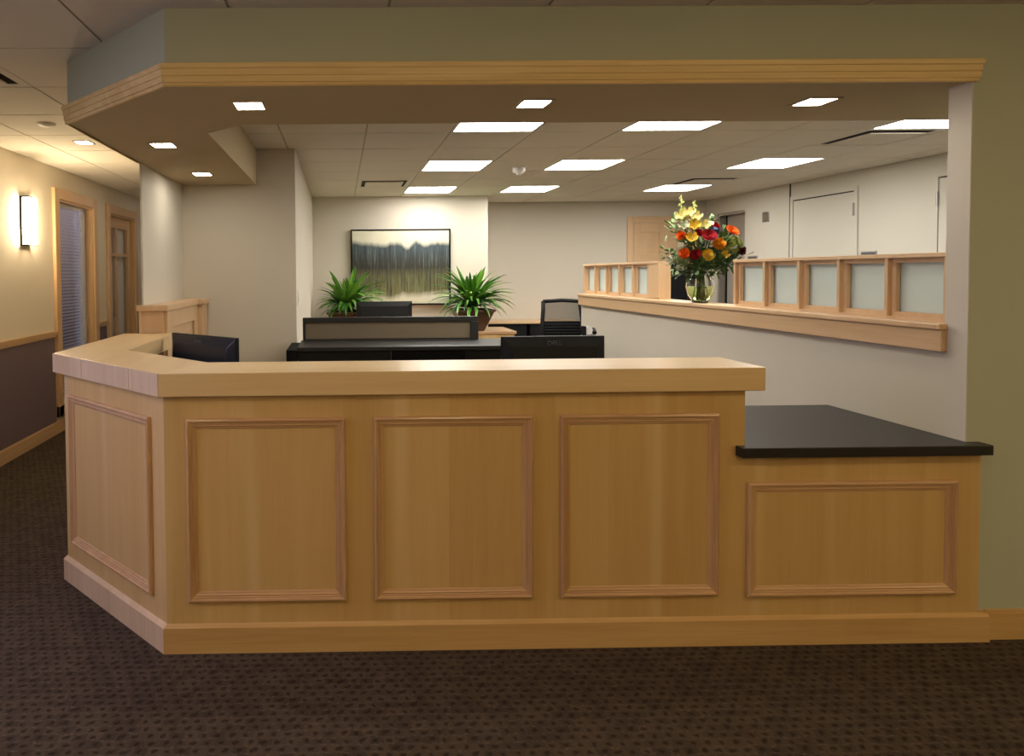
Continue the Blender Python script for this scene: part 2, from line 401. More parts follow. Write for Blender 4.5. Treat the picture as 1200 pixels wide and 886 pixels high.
trim_seg(6, (-1.285, YW+.623), (-1.285, 4.3), (-1, -t8), (-1, 0), 'pine', 'maple header trim on the corridor side of the soffit')

# ceiling: slab, grid bars, tiles
cl = MB().box(XL-.2, 5.6, -4.1, 10.7, 2.56, 2.66)
ceiling = cl.build('ceiling', 'tile'); tag(ceiling, 'white tile ceiling over lobby, corridor and office', 'ceiling', kind='structure')
WLOC[ceiling.name] = Vector(ceiling.location)
lobby_slab = box('lobby_ceiling', 'tile', XL, 5.5, -4, GY-5*GT, HC, 2.56, ceiling)
def inside_hidden(cx, cy):
    if cx > -.67+.31 and cy > 2.9+.3 and not (cx < 1.96-.31 and cy > 8.8+.31) and not (cx < -.36-.31 and cy > 5.41+.31): return False
    return None
troffers = [(0, 0), (0, 3), (0, 6), (2, 0), (2, 3), (2, 6), (5, 0), (5, 3), (5, 6)]
vents = [(-1, 5), (5, 1), (5, 5), (-5, -2)]
tile_cache = {}
def tile(x0, x1, y0, y1):
    g = .006; x0 += g; x1 -= g; y0 += g; y1 -= g
    if x1-x0 < .03 or y1-y0 < .03: return
    key = (round(x1-x0, 3), round(y1-y0, 3))
    if key not in tile_cache:
        w, h = key[0]/2, key[1]/2
        me_o = MB().box(-w, w, -h, h, 0, .016).build('ceiling_tile', 'tile', local=True)
        me_o.parent = ceiling; tile_cache[key] = me_o; o = me_o
    else:
        o = tile_cache[key].copy(); col.objects.link(o)
    o.location = (Vector(((x0+x1)/2, (y0+y1)/2, HC))-WLOC[ceiling.name])
bars_x, bars_y = set(), set()
for i in range(-6, 8):
    for j in range(-5, 10):
        if (i, j) in troffers or (i, j) in vents: continue
        x0, x1, y0, y1 = GX+i*GT, GX+(i+1)*GT, GY+j*GT, GY+(j+1)*GT
        x0, x1, y1 = max(x0, XL), min(x1, XR), min(y1, YB if x0 > -1.2 else 10.5)
        if x1 <= x0 or y1 <= y0: continue
        lobby = y0 < YW or x0 < -1.285 or (y0 < 3.2 and x0 < -.6)
        office = y1 > 3.235 and x1 > -.67
        if not (lobby or office): continue
        if lobby and not office and x0 > 4: continue
        if office and x1 < 1.96 and y0 > 8.8: continue
        if x1 < -.36 and x0 > -1.285 and y0 > 5.41: continue
        tile(x0, x1, y0, y1)
gb = MB()
for i in range(-6, 9):
    x = GX+i*GT
    if XL < x < XR:
        y0 = GY-5*GT; y1 = YB if x > -1.2 else 10.5
        gb.box(x-.012, x+.012, y0, y1, HC+.005, HC+.02)
for j in range(-5, 11):
    y = GY+j*GT
    gb.box(XL, -1.285 if y > YB else XR, y-.012, y+.012, HC+.0055, HC+.02)
gb.build('ceiling_grid', 'grid', ceiling)

# ------------------------------------------------------------------ lights
tl = {(0, 0): 'square ceiling light of the left row, nearest the soffit', (0, 3): 'middle square ceiling light of the left row', (0, 6): 'farthest square ceiling light, in front of the painting wall',
      (2, 0): 'square ceiling light of the middle row, nearest the soffit', (2, 3): 'middle square ceiling light of the middle row', (2, 6): 'farthest square ceiling light of the middle row',
      (5, 0): 'square ceiling light of the right row, cut by the jamb', (5, 3): 'middle square ceiling light of the right row', (5, 6): 'farthest square ceiling light of the right row, above the flowers'}
def ring(mb, x0, x1, y0, y1, w, z0, z1):
    mb.box(x0, x1, y0, y0+w, z0, z1); mb.box(x0, x1, y1-w, y1, z0, z1); mb.box(x0, x0+w, y0+w, y1-w, z0, z1); mb.box(x1-w, x1, y0+w, y1-w, z0, z1); return mb
for (i, j), lab in tl.items():
    x0, y0 = GX+i*GT, GY+j*GT; x1, y1 = x0+GT, y0+GT
    t = thing('ceiling_light', lab, 'ceiling light', ((x0+x1)/2, (y0+y1)/2, HC), 'square office ceiling lights')
    ring(MB(), x0+.004, x1-.004, y0+.004, y1-.004, .018, HC, HC+.05).build('frame', 'white', t)
    box('diffuser', 'l_troffer', x0+.022, x1-.022, y0+.022, y1-.022, HC+.004, HC+.012, t)
def downlight(cx, cy, z, lab, grp, s=.058):
    t = thing('downlight', lab, 'downlight', (cx, cy, z), grp)
    ring(MB(), cx-s-.014, cx+s+.014, cy-s-.014, cy+s+.014, .014, z-.004, z-.0005).build('trim_ring', 'soffit', t)
    box('lens', 'l_down', cx-s, cx+s, cy-s, cy+s, z-.003, z-.0008, t)
for x, y, lab in ((-.382, 2.870, 'square soffit downlight nearest the front left corner of the header'), (-.977, 3.725, 'square soffit downlight over the angled corner of the desk'),
                  (-.983, 4.79, 'square soffit downlight nearest the low maple partition'), (.838, 2.868, 'square soffit downlight in the middle of the header'), (2.05, 2.862, 'square soffit downlight nearest the right jamb')):
    downlight(x, y, ZS, lab, 'soffit downlights')
downlight(GX-4.5*GT, GY+1.5*GT-.04, HC, 'square downlight in the corridor ceiling, nearer one', 'corridor downlights', .052)
downlight(GX-4.5*GT+.02, GY+4.75*GT, HC, 'square downlight in the corridor ceiling, cut by the wall edge', 'corridor downlights', .052)
downlight(GX-4.5*GT, 8.55, HC, 'added unseen square downlight deep in the corridor ceiling, behind the wall end', 'corridor downlights', .052)  # added unseen lamp, brightens the corridor door and blind
for k, (x, y) in enumerate([(x, y) for y in (.7, -1.2, -3.0) for x in (-1.2, .8, 2.8, 4.6)]):
    lab = 'warm square lobby light behind the viewer, %s row, %s' % (('near', 'middle', 'rear')[k//4], ('far left', 'left of centre', 'right of centre', 'far right')[k % 4])
    t = thing('lobby_light', lab, 'ceiling light', (x, y, HC), 'lobby lights behind the viewer')
    ring(MB(), x-.17, x+.17, y-.17, y+.17, .019, HC-.012, HC-.001).build('frame', 'white', t)
    box('lens', 'l_lobby', x-.15, x+.15, y-.15, y+.15, HC-.060, HC-.0012, t)  # lens dropped below the ceiling so its sides light the header

vl = {(-1, 5): 'square air diffuser left of the ceiling lights, near the painting wall', (5, 1): 'square air diffuser beside the light cut by the jamb',
      (5, 5): 'far square air diffuser above the flowers', (-5, -2): 'air diffuser in the lobby ceiling at the left edge'}
for (i, j), lab in vl.items():
    x0, y0 = GX+i*GT, GY+j*GT; x1, y1 = x0+GT, y0+GT
    t = thing('air_diffuser', lab, 'air vent', ((x0+x1)/2, (y0+y1)/2, HC), 'ceiling air diffusers')
    ring(MB(), x0+.004, x1-.004, y0+.004, y1-.004, .05, HC+.002, HC+.012).build('frame', 'tile', t)
    mb = MB(); o1, o2 = .054, .115
    outer = [(x0+o1, y0+o1), (x1-o1, y0+o1), (x1-o1, y1-o1), (x0+o1, y1-o1)]; inn = [(x0+o2, y0+o2), (x1-o2, y0+o2), (x1-o2, y1-o2), (x0+o2, y1-o2)]
    mb.v = [(x, y, HC+.002) for x, y in outer]+[(x, y, HC+.055) for x, y in inn]
    for k in range(4): mb.face((k, (k+1) % 4, 4+(k+1) % 4, 4+k))
    mb.face((4, 5, 6, 7)); mb.build('throat', 'darkgap', t)
    box('plaque', 'tile', x0+.095, x1-.095, y0+.095, y1-.095, HC-.012, HC-.004, t)

def disc(name, lab, cat, x, y, r, h, mat='white'):
    t = thing(name, lab, cat, (x, y, HC-h))
    MB().lathe([(0, -h*.5), (r*.45, -h*.5), (r*.5, -h*.2), (r*.93, 0), (r, h*.3), (r, h)], (x, y, HC-h), 20).build('body', mat, t, smooth=True)
    MB().lathe([(r*.99, h*.75), (r*1.12, h*.82), (r*1.12, h*.99)], (x, y, HC-h), 20).build('base_ring', mat, t, smooth=True)
disc('smoke_detector', 'round smoke detector in the corridor ceiling', 'smoke detector', -1.945, 4.47, .055, .012)
disc('smoke_detector', 'round smoke detector between the office ceiling lights', 'smoke detector', 1.74, 6.45, .06, .05)
disc('sprinkler_cover', 'flat round sprinkler cover near the soffit on the right', 'sprinkler', 3.53, 4.515, .045, .006)

# ------------------------------------------------------------------ left corridor: window, blind, door, sconce
def casing(parent, X, y0, y1, z1, w, proud, mat='ledgeZ', z0=0, mat_h='ledge', cap=.012):
    box('casing', mat, X, X+proud, y0-w, y0, z0, z1+w, parent, .003)
    box('casing', mat, X, X+proud, y1, y1+w, z0, z1+w, parent, .003)
    box('casing', mat_h, X, X+proud, y0, y1, z1, z1+w, parent, .003)
t = thing('window_1', 'tall corridor window with maple casing and closed blind', 'window', (XL, (A0+A1)/2, .25), kind='structure')
casing(t, XL, A0, A1, AZ, .10, .03, z0=.15)
box('casing', 'ledge', XL, XL+.03, A0-.1, A1+.1, .15, .25, t)
box('jamb', 'ledgeZ', XL-.14, XL+.01, A0, A0+.02, .25, AZ, t); box('jamb', 'ledgeZ', XL-.14, XL+.01, A1-.02, A1, .25, AZ, t); box('jamb', 'ledge', XL-.14, XL+.01, A0+.02, A1-.02, AZ-.02, AZ, t)
box('stop', 'ledgeZ', XL-.03, XL-.008, A1-.04, A1-.02, .25, AZ-.02, t); box('stop', 'ledgeZ', XL-.03, XL-.008, A0+.02, A0+.04, .25, AZ-.02, t)
box('glass', 'pane', XL-.022, XL-.017, A0+.02, A1-.02, .25, AZ-.02, t)
box('side_light', 'offgrey', XL-.075, XL-.06, A1-.17, A1-.02, .25, AZ-.02, t)
# side room behind window and door, dimness put into its wall colour
rm = MB(); rm.box(XL-1.0, XL-.98, 5.9, 9.2, 0, 2.5); rm.box(XL-1.0, XL-.14, 5.88, 5.9, 0, 2.5); rm.box(XL-1.0, XL-.14, 9.2, 9.22, 0, 2.5); rm.box(XL-1.0, XL-.14, 5.9, 9.2, 2.5, 2.52)
tag(rm.build('wall_side_room', 'offdark'), 'side room coloured dim behind the corridor glass', 'wall', kind='structure')
SR = bpy.data.lights.new('side_room_fill', 'AREA'); SR.shape = 'RECTANGLE'; SR.size = .7; SR.size_y = 2.6; SR.energy = 9; SR.color = (.72, .74, 1.0)  # added cool fill under the side room ceiling, lights slats and curtain
sr = bpy.data.objects.new('side_room_fill', SR); col.objects.link(sr); sr.location = (XL-.60, 7.5, 2.45)
bl = thing('window_blind', 'lavender grey venetian blind behind the corridor window', 'blind', (XL-.045, (A0+A1-.15)/2, .3))
b0, b1 = A0+.025, A1-.175
box('head_rail', 'white', XL-.058, XL-.030, b0, b1, AZ-.06, AZ-.025, bl)
sl = MB()
for k in range(4):
    a = -.9+.0; x = (k/3-.5)*.036
    sl.v += [(x*math.cos(.80), -(b1-b0)/2, x*math.sin(.80)+.0012*(1-(2*k/3-1)**2)), (x*math.cos(.80), (b1-b0)/2, x*math.sin(.80)+.0012*(1-(2*k/3-1)**2))]
for k in range(3): sl.face((2*k, 2*k+1, 2*k+3, 2*k+2))
slat0 = None; ns = 56
for k in range(ns):
    z = .34+(AZ-.075-.34)*k/(ns-1)
    lc = Vector((XL-.045, (b0+b1)/2, z))-WLOC[bl.name]
    if slat0 is None: slat0 = sl.build('slat', 'slat', local=True); slat0.parent = bl; slat0.location = lc
    else: copyobj(slat0, bl, lc)
box('bottom_rail', 'white', XL-.058, XL-.032, b0, b1, .30, .325, bl)
MB().tube([(XL-.028, b1-.07, AZ-.04), (XL-.028, b1-.07, 1.20)], .004, 6).build('cord', 'white', bl)
MB().tube([(XL-.030, b1-.13, AZ-.06), (XL-.030, b1-.13, .31)], .0015, 4).build('ladder_string', 'white', bl)

t = thing('door_1', 'maple corridor door with glass lights', 'door', (XL, (D0+D1)/2, 0), kind='structure')
casing(t, XL, D0, D1, DZ, .10, .03)
box('jamb', 'ledgeZ', XL-.14, XL+.008, D0, D0+.02, 0, DZ, t); box('jamb', 'ledgeZ', XL-.14, XL+.008, D1-.02, D1, 0, DZ, t); box('jamb', 'ledge', XL-.14, XL+.008, D0+.02, D1-.02, DZ-.02, DZ, t)
lx0, lx1, e0, e1 = XL-.075, XL-.035, D0+.022, D1-.022
lf = box('stile', 'ledgeZ', lx0, lx1, e0, e0+.10, .01, DZ-.022, t); box('stile', 'ledgeZ', lx0, lx1, e1-.10, e1, .01, DZ-.022, t)
box('rail', 'ledge', lx0, lx1, e0+.10, e1-.10, DZ-.15, DZ-.022, t); box('rail', 'ledge', lx0, lx1, e0+.10, e1-.10, .01, .25, t)
box('muntin', 'ledge', lx0, lx1+.006, e0+.10, e1-.10, 1.70, 1.735, t); box('muntin', 'ledgeZ', lx0+.005, lx1-.005, (e0+e1)/2-.09, (e0+e1)/2-.04, .25, DZ-.15, t)
for z0, z1 in ((.25, 1.70), (1.735, DZ-.15)):
    box('pane', 'pane', lx0+.02, lx0+.025, e0+.10, e1-.10, z0, z1, t)
box('curtain', 'offgrey', lx0-.03, lx0-.015, e0-.0, e1+.1, .02, DZ, t)
MB().tube([(lx1, e0+.05, 1.0), (lx1+.045, e0+.05, 1.0), (lx1+.05, e0+.15, 1.0)], .009, 8).build('handle', 'steel', t, smooth=True)
t = thing('door_2', 'casing of the next doorway past the glazed corridor door', 'doorway', (XL, 9.3, 0), kind='structure')
casing(t, XL, 9.0, 9.8, DZ, .10, .03); box('door_leaf', 'ledgeZ', XL, XL+.01, 9.0, 9.8, .01, DZ, t)

# sconce
sy0, sy1, sz0, sz1 = 5.555, 5.70, 1.725, 2.135; yc = (sy0+sy1)/2
t = thing('wall_sconce', 'glowing half round wall sconce on the cream corridor wall', 'wall lamp', (XL, yc, sz0))
box('back_plate', 'blackmat', XL, XL+.016, sy0-.008, sy1+.008, sz0, sz1, t, .003)
MB().box(XL+.016, XL+.07, sy0-.006, sy1+.006, sz0+.0, sz0+.008).build('clip', 'blackmat', t); MB().box(XL+.016, XL+.07, sy0-.006, sy1+.006, sz1-.008, sz1).build('clip', 'blackmat', t)
sh = MB(); n = 14
for k in range(n+1):
    th = -math.pi/2+math.pi*k/n
    for z in (sz0+.012, sz1-.012): sh.v.append((XL+.018+.085*math.cos(th), yc+.072*math.sin(th), z))
for k in range(n): sh.face((2*k, 2*k+2, 2*k+3, 2*k+1))
sh.face([2*k for k in range(n+1)][::-1]); sh.face([2*k+1 for k in range(n+1)])
sh.build('shade', 'l_sconce', t, smooth=False)

# lobby window frame where the daylight enters (left of the frame)
t = thing('window_2', 'lobby window in the left wall beyond the frame', 'window', (XL, (W0+W1)/2, WZ0), kind='structure')
casing(t, XL, W0, W1, WZ1, .1, .03, z0=WZ0-.1); box('sill', 'ledge', XL-.1, XL+.06, W0-.1, W1+.1, WZ0-.03, WZ0, t)
box('mullion', 'ledgeZ', XL-.08, XL-.04, (W0+W1)/2-.02, (W0+W1)/2+.02, WZ0, WZ1, t)

# ------------------------------------------------------------------ reception desk
PYF, PLY = 2.548, 2.533            # panel face, plinth face
PA, PB = (-.686, PYF), (-1.333, PYF+.647)
LA, LB = (-.697, PLY), (-1.351, PLY+.654)
XT, XE = 1.567, 2.497              # tall panel right end, low panel right end
YE = 4.26
CZ0, CZ1 = 1.003, 1.0934
desk = thing('reception_desk', 'maple reception desk with moulded panels and angled left corner', 'reception desk', (.6, 2.9, 0))
th = .02
q = th*t8
fp = MB().prism([PA, (XT, PYF), (XT, PYF+th), (PA[0]+q, PYF+th)], .10, CZ0).build('front_panel', 'mapleV', desk)
sp = MB().prism([PB, PA, (PA[0]+q, PYF+th), (PB[0]+th, PB[1]+q)], .10, CZ0).build('angled_panel', 'mapleV', desk)
ap = MB().prism([PB, (PB[0]+th, PB[1]+q), (PB[0]+th, YE), (PB[0], YE)], .10, CZ0).build('corridor_panel', 'mapleV', desk)
lp = MB().prism([(XT, PYF), (XE, PYF), (XE, 2.563), (XT, 2.563)], .10, .745).build('low_panel', 'mapleV', desk)
# inner carcass
cq = .13*t8
MB().prism([(PA[0]+q, PYF+th), (XT-.002, PYF+th), (XT-.002, PYF+.13), (PA[0]+cq, PYF+.13), (PB[0]+.13, PB[1]+cq), (PB[0]+.13, YE-.001), (PB[0]+th, YE-.001), (PB[0]+th, PB[1]+q)], .0, CZ0).build('inner_carcass', 'beige', desk)
MB().box(XT-.02, XT, PYF+.13, 3.28, .0, .745).build('end_support', 'mapleV', desk)
MB().box(XT, XJ-.005, 2.585, 2.60, .0, .745).build('low_carcass', 'beige', desk)
# plinth with sloping top edge
def plinth(mbp, poly_in, poly_out, name, mat):
    mb = MB(); k = len(poly_out)
    mb.v += [(x, y, 0) for x, y in poly_out]+[(x, y, .100) for x, y in poly_out]+[(x, y, .112) for x, y in poly_in]+[(x, y, 0) for x, y in poly_in]
    for i in range(k-1):
        for a in range(3): mb.face((a*k+i, a*k+i+1, (a+1)*k+i+1, (a+1)*k+i))
    mb.face([a*k for a in range(4)]); mb.face([a*k+k-1 for a in range(4)][::-1])
    return mb.build(name, mat, desk)
plinth(0, [PA, (XE, PYF), (2.532, PYF)], [LA, (XE, PLY), (2.532, PLY)], 'plinth', 'mapleX')
plinth(0, [PB, PA], [LB, LA], 'plinth', 'endgrain')
plinth(0, [(PB[0], YE), PB], [(LB[0], YE), LB], 'plinth', 'mapleY')
box('plinth_return', 'mapleX', XE, 2.532, PYF, YW-.0005, 0, .112, desk)
# picture-frame mouldings
PROF = [(0, 0), (0, .010), (.003, .0155), (.008, .018), (.013, .0165), (.016, .012), (.0205, .012), (.023, .0085), (.028, .0095), (.032, .006), (.039, .004), (.041, 0)]
def moulding(parent, O, U, Nn, w, h):
    O, U, Nn, V = Vector(O), Vector(U).normalized(), Vector(Nn).normalized(), Vector((0, 0, 1))
    ends = (lambda s: ((s, s), (w-s, s)), lambda s: ((w-s, s), (w-s, h-s)), lambda s: ((w-s, h-s), (s, h-s)), lambda s: ((s, h-s), (s, s)))
    for e, mt in zip(ends, ('mouldX', 'mouldZ', 'mouldX', 'mouldZ')):
        mb = MB()
        for s, p in PROF:
            for a, c in e(s): mb.v.append(tuple(O+U*a+V*c+Nn*p))
        for k in range(len(PROF)-1): mb.face((2*k, 2*k+1, 2*k+3, 2*k+2))
        mb.face([2*k for k in range(len(PROF))]); mb.face([2*k+1 for k in range(len(PROF))][::-1])
        mb.build('moulding_strip', mt, parent)
for x0, x1 in ((-.600, .015), (.122, .740), (.844, 1.464)): moulding(fp, (x0, PYF, .198), (1, 0, 0), (0, -1, 0), x1-x0, .716)
moulding(lp, (1.575, PYF, .190), (1, 0, 0), (0, -1, 0), .824, .450)
dv = Vector((PB[0]-PA[0], PB[1]-PA[1], 0)); L = dv.length
moulding(sp, Vector((*PA, .195))+dv*.925, -dv, (-1, -1, 0), L*.82, .712)
# inner work surface and pedestals
ws = MB().prism([(-.60, 2.69), (1.54, 2.69), (1.54, 3.42), (-.35, 3.42), (-.62, 3.70), (-.62, 4.20), (-1.19, 4.20), (-1.19, 3.32)], .715, .745)
ws.build('work_surface', 'blacktop', desk)
for x0, y0 in ((-1.17, 3.75), (1.05, 2.80)):
    pd = box('drawer_pedestal', 'mapleZ', x0, x0+.42, y0, y0+.42, .0, .712, desk)
    for z in (.06, .28, .50): box('drawer_front', 'mapleX', x0+.015, x0+.405, y0+.42, y0+.436, z, z+.19, pd)

ct = thing('counter_top', 'thick maple transaction counter wrapping the top of the desk', 'counter', (.2, 2.8, CZ0))
CA, CB = (-.694, 2.517), (-1.397, 3.220)
IA, IB = (-.568, 2.83), (-1.075, 3.337)
XC, YC2, YFAR = 1.6275, 2.83, 4.285
MB().prism([CA, (XC, CA[1]), (XC, YC2), IA], CZ0, CZ1).build('front_section', 'top', ct, bevel=.003)
MB().prism([(CB[0], CB[1]), (CB[0]+.0, CB[1]), (CA[0], CA[1]), IA, IB][1:], CZ0, CZ1).build('angled_section', 'topD', ct, bevel=.002)
MB().prism([CB, IB, (-1.075, YFAR), (CB[0], YFAR)], CZ0, CZ1).build('corridor_section', 'topD', ct, bevel=.003)
cv = Vector((CB[0]-CA[0], CB[1]-CA[1], 0)); nn = Vector((-1, -1, 0)).normalized()*.0025
for a, b_ in ((.004, .233), (.237, .675), (.679, .996)):
    A_ = Vector((*CA, 0))+cv*a; B_ = Vector((*CA, 0))+cv*b_
    MB().prism([(A_.x, A_.y), (B_.x, B_.y), (B_.x+nn.x, B_.y+nn.y), (A_.x+nn.x, A_.y+nn.y)], CZ0+.001, CZ1-.001).build('edge_board', 'endgrain', ct)

bt = MB().prism([(1.530, 2.502), (2.502, 2.502), (2.502, YW-.002), (XJ-.006, YW-.002), (XJ-.006, 3.30), (XT+.002, 3.30), (XT+.002, PYF-.001), (1.530, PYF-.001)], .746, .785)
tag(bt.build('black_counter', 'blacktop', bevel=.003), 'low black counter at the right end of the desk', 'counter')

# ------------------------------------------------------------------ low maple partition at the wall end
t = thing('low_partition', 'low maple panelled partition wrapping the wall end beside the corridor', 'partition', (-1.22, 4.8, 0))
px0, px1 = -1.30, -1.140
box('end_board', 'ledgeZ', px0, px1, 4.287, 4.2995, 0, 1.235, t, .002)
box('side_board', 'ledgeZ', -1.27, px1, 4.30, 5.21, 0, 1.235, t)
box('corner_post', 'ledgeZ', -1.27, -1.085, 5.211, 5.405, 0, 1.235, t, .003)
for x in (px0+.002, px1-.022): box('end_stile', 'ledgeZ', x, x+.02, 4.280, 4.2865, 0, 1.235, t)
for x0, x1, y0, y1, z0, z1 in ((px1, px1+.02, 4.30, 4.40, .0, 1.235), (px1, px1+.02, 5.10, 5.209, 0, 1.235), (px1, px1+.02, 4.40, 5.10, 1.12, 1.235), (px1, px1+.02, 4.40, 5.10, 0, .14)):
    box('side_stile', 'ledgeZ', x0, x1, y0, y1, z0, z1, t, .002)
cp = MB().prism([(px0-.012, 4.268), (px1+.032, 4.268), (px1+.032, 5.195), (-1.068, 5.195), (-1.068, 5.407), (-1.270, 5.407), (-1.270, 4.299), (-1.287, 4.299), (px0-.012, 4.299)], 1.235, 1.275)
cp.build('cap', 'ledge', t, bevel=.004)

# ------------------------------------------------------------------ half wall, ledge, glazed screens
HY = 6.74
tag(box('wall_half', 'beige', XJ, XJ+.12, 2.6655, HY, 0, 1.215), 'beige half wall under the maple ledge', 'wall', kind='structure')
t = thing('ledge', 'long maple ledge with apron along the half wall', 'ledge', (XJ, 4.6, 1.13))
lg = MB().box(2.415, XJ+.16, 2.668, HY+.02, 1.217, 1.242); lg.box(2.415, XJ-.006, 2.648, 2.668, 1.217, 1.242)
lg.build('shelf', 'ledge', t, bevel=.004)
box('apron', 'ledge', 2.425, XJ-.002, 2.652, HY+.01, 1.128, 1.2165, t, .003)
box('apron', 'ledge', XJ+.122, XJ+.148, 2.668, HY+.01, 1.128, 1.2165, t, .003)
box('apron_end', 'ledge', XJ-.001, XJ+.121, HY+.001, HY+.012, 1.128, 1.2165, t)
def screen(name, lab, y0, y1, posts, ztop, wide=None):
    s = thing(name, lab, 'glazed screen', (XJ+.08, (y0+y1)/2, 1.2425))
    xa, xb = 2.475, 2.575; zb = 1.2425; th = .019
    box('top_board', 'ledge', xa-.004, xb+.004, y0, y1, ztop-th, ztop, s, .002)
    box('bottom_board', 'ledge', xa+.012, xb, y0, y1, zb, zb+.012, s)
    edges = sorted(posts)
    for p in edges: box('post', 'ledgeZ', xa, xb, p-th, p, zb+.012, ztop-th, s, .002)
    if wide: box('end_panel', 'ledgeZ', xa, xb, wide[0], wide[1], zb+.012, ztop-th, s, .002)
    for a, c in zip(edges[:-1], edges[1:]):
        ya, yb = a, c-th
        ring2 = MB(); w = .021
        for (q0, q1, r0, r1) in ((ya, ya+w, zb+.012, ztop-th), (yb-w, yb, zb+.012, ztop-th), (ya+w, yb-w, zb+.012, zb+.012+w), (ya+w, yb-w, ztop-th-w, ztop-th)):
            ring2.box(xa+.02, xa+.04, q0, q1, r0, r1); ring2.box(xb-.04, xb-.02, q0, q1, r0, r1)
        f = ring2.build('glazing_stop', 'ledgeZ', s)
        box('pane', 'frost', xa+.046, xa+.052, ya+.001, yb-.001, zb+.013, ztop-th-.001, f)
screen('glazed_screen', 'near maple screen of frosted panes, ending at the front wall', 2.667, 4.156, [2.70, 2.997, 3.287, 3.575, 3.868, 4.156], 1.533)
screen('glazed_screen', 'far maple screen of frosted panes, left of the vase', 5.147, 6.735, [5.332, 5.615, 5.895, 6.175, 6.455, 6.735], 1.540, (5.147, 5.312))

# ------------------------------------------------------------------ right and back wall doors and plates
def flush_door(n, lab, y0, y1, z1, hinge_y):
    t = thing(n, lab, 'door', (XR, (y0+y1)/2, 0), kind='structure')
    ring_z = z1+.05
    box('frame_side', 'rightwall', XR-.018, XR, y0-.05, y0-.004, 0, ring_z, t, .002); box('frame_side', 'rightwall', XR-.018, XR, y1+.004, y1+.05, 0, ring_z, t, .002)
    box('frame_head', 'rightwall', XR-.018, XR, y0-.004, y1+.004, z1+.005, ring_z, t, .002)
    box('gap', 'darkgap', XR-.003, XR, y0-.004, y1+.004, 0, z1+.005, t)
    box('door_leaf', 'rightwall', XR-.012, XR-.0035, y0+.003, y1-.003, .01, z1-.008, t)
    MB().tube([(XR-.022, hinge_y, z1-.255), (XR-.022, hinge_y, z1-.125)], .012, 8).build('hinge', 'steel', t)
flush_door('door_3', 'off-white flush service door with hinge on the right', 6.853, 7.774, 2.275, 6.847)
flush_door('door_4', 'off-white flush door partly behind the right jamb', 4.95, 5.876, 2.273, 5.880)
t = thing('door_5', 'grey metal door recessed in the right wall behind the flowers', 'door', (XR, (R0+R1)/2, 0), kind='structure')
box('door_leaf', 'greydoor', XR+.13, XR+.17, R0+.0, R1, .0, RZ, t)
box('frame_head', 'greydoor', XR+.02, XR+.13, R0, R1, RZ-.03, RZ, t); box('frame_side', 'steel', XR+.03, XR+.13, R1-.04, R1, 0, RZ-.03, t)
box('edge_strip', 'blackmat', XR+.12, XR+.13, R1-.06, R1-.04, 0, RZ-.03, t)
t = thing('access_plate', 'small grey metal plate high on the right wall', 'wall plate', (XR, 8.29, 2.065))
box('plate', 'steel', XR-.008, XR, 8.228, 8.356, 2.065, 2.192, t, .003)
for z in (2.085, 2.172): MB().tube([(XR-.011, 8.292, z), (XR-.007, 8.292, z)], .006, 8).build('screw', 'grey', t)
for y0, y1, lab in ((8.45, 8.645, 'slim grey name plate beside the grey recessed door'), (6.56, 6.755, 'slim grey name plate right of the flush service door')):
    t = thing('name_plate', lab, 'name plate', (XR, (y0+y1)/2, 1.58), 'name plates on the right wall')
    box('holder', 'steel', XR-.012, XR, y0, y1, 1.58, 1.648, t, .002); box('insert', 'grey', XR-.0135, XR-.0118, y0+.01, y1-.01, 1.59, 1.636, t)
# maple door in the back wall
t = thing('door_6', 'maple panelled door with casing in the far back wall', 'door', (4.7, YB, 0), kind='structure')
dx0, dx1, dz = 4.271, 5.12, 2.169
for x0, x1 in ((dx0-.088, dx0), (dx1, dx1+.088)): box('casing', 'ledgeZ', x0, x1, YB-.03, YB, 0, dz+.088, t, .003)
box('casing', 'ledgeX', dx0, dx1, YB-.03, YB, dz, dz+.088, t, .003)
lf = box('door_leaf', 'ledgeZ', dx0, dx1, YB-.012, YB-.0005, .0, dz, t)
st = .10; xm = (dx0+dx1)/2
for x0, x1 in ((dx0+.004, dx0+st), (xm-.05, xm+.05), (dx1-st, dx1-.004)): box('stile', 'ledgeZ', x0, x1, YB-.028, YB-.0121, .01, dz-.004, lf, .003)
for z0, z1 in ((dz-.14, dz-.004), (1.60, 1.705), (.80, .95), (.01, .22)):
    for x0, x1 in ((dx0+st, xm-.05), (xm+.05, dx1-st)): box('rail', 'ledgeX', x0, x1, YB-.028, YB-.0121, z0, z1, lf, .003)
MB().tube([(dx1-.05, YB-.028, 1.0), (dx1-.05, YB-.07, 1.0), (dx1-.16, YB-.075, 1.0)], .011, 8).build('handle', 'steel', lf, smooth=True)

# light switch on the office side of the wall block
t = thing('light_switch', 'white light switch plate on the wall left of the plant', 'light switch', (-.36, 5.62, 1.20))
box('plate', 'white', -.36, -.353, 5.585, 5.66, 1.20, 1.32, t, .002); box('rocker', 'white', -.353, -.348, 5.607, 5.638, 1.23, 1.29, t, .001)

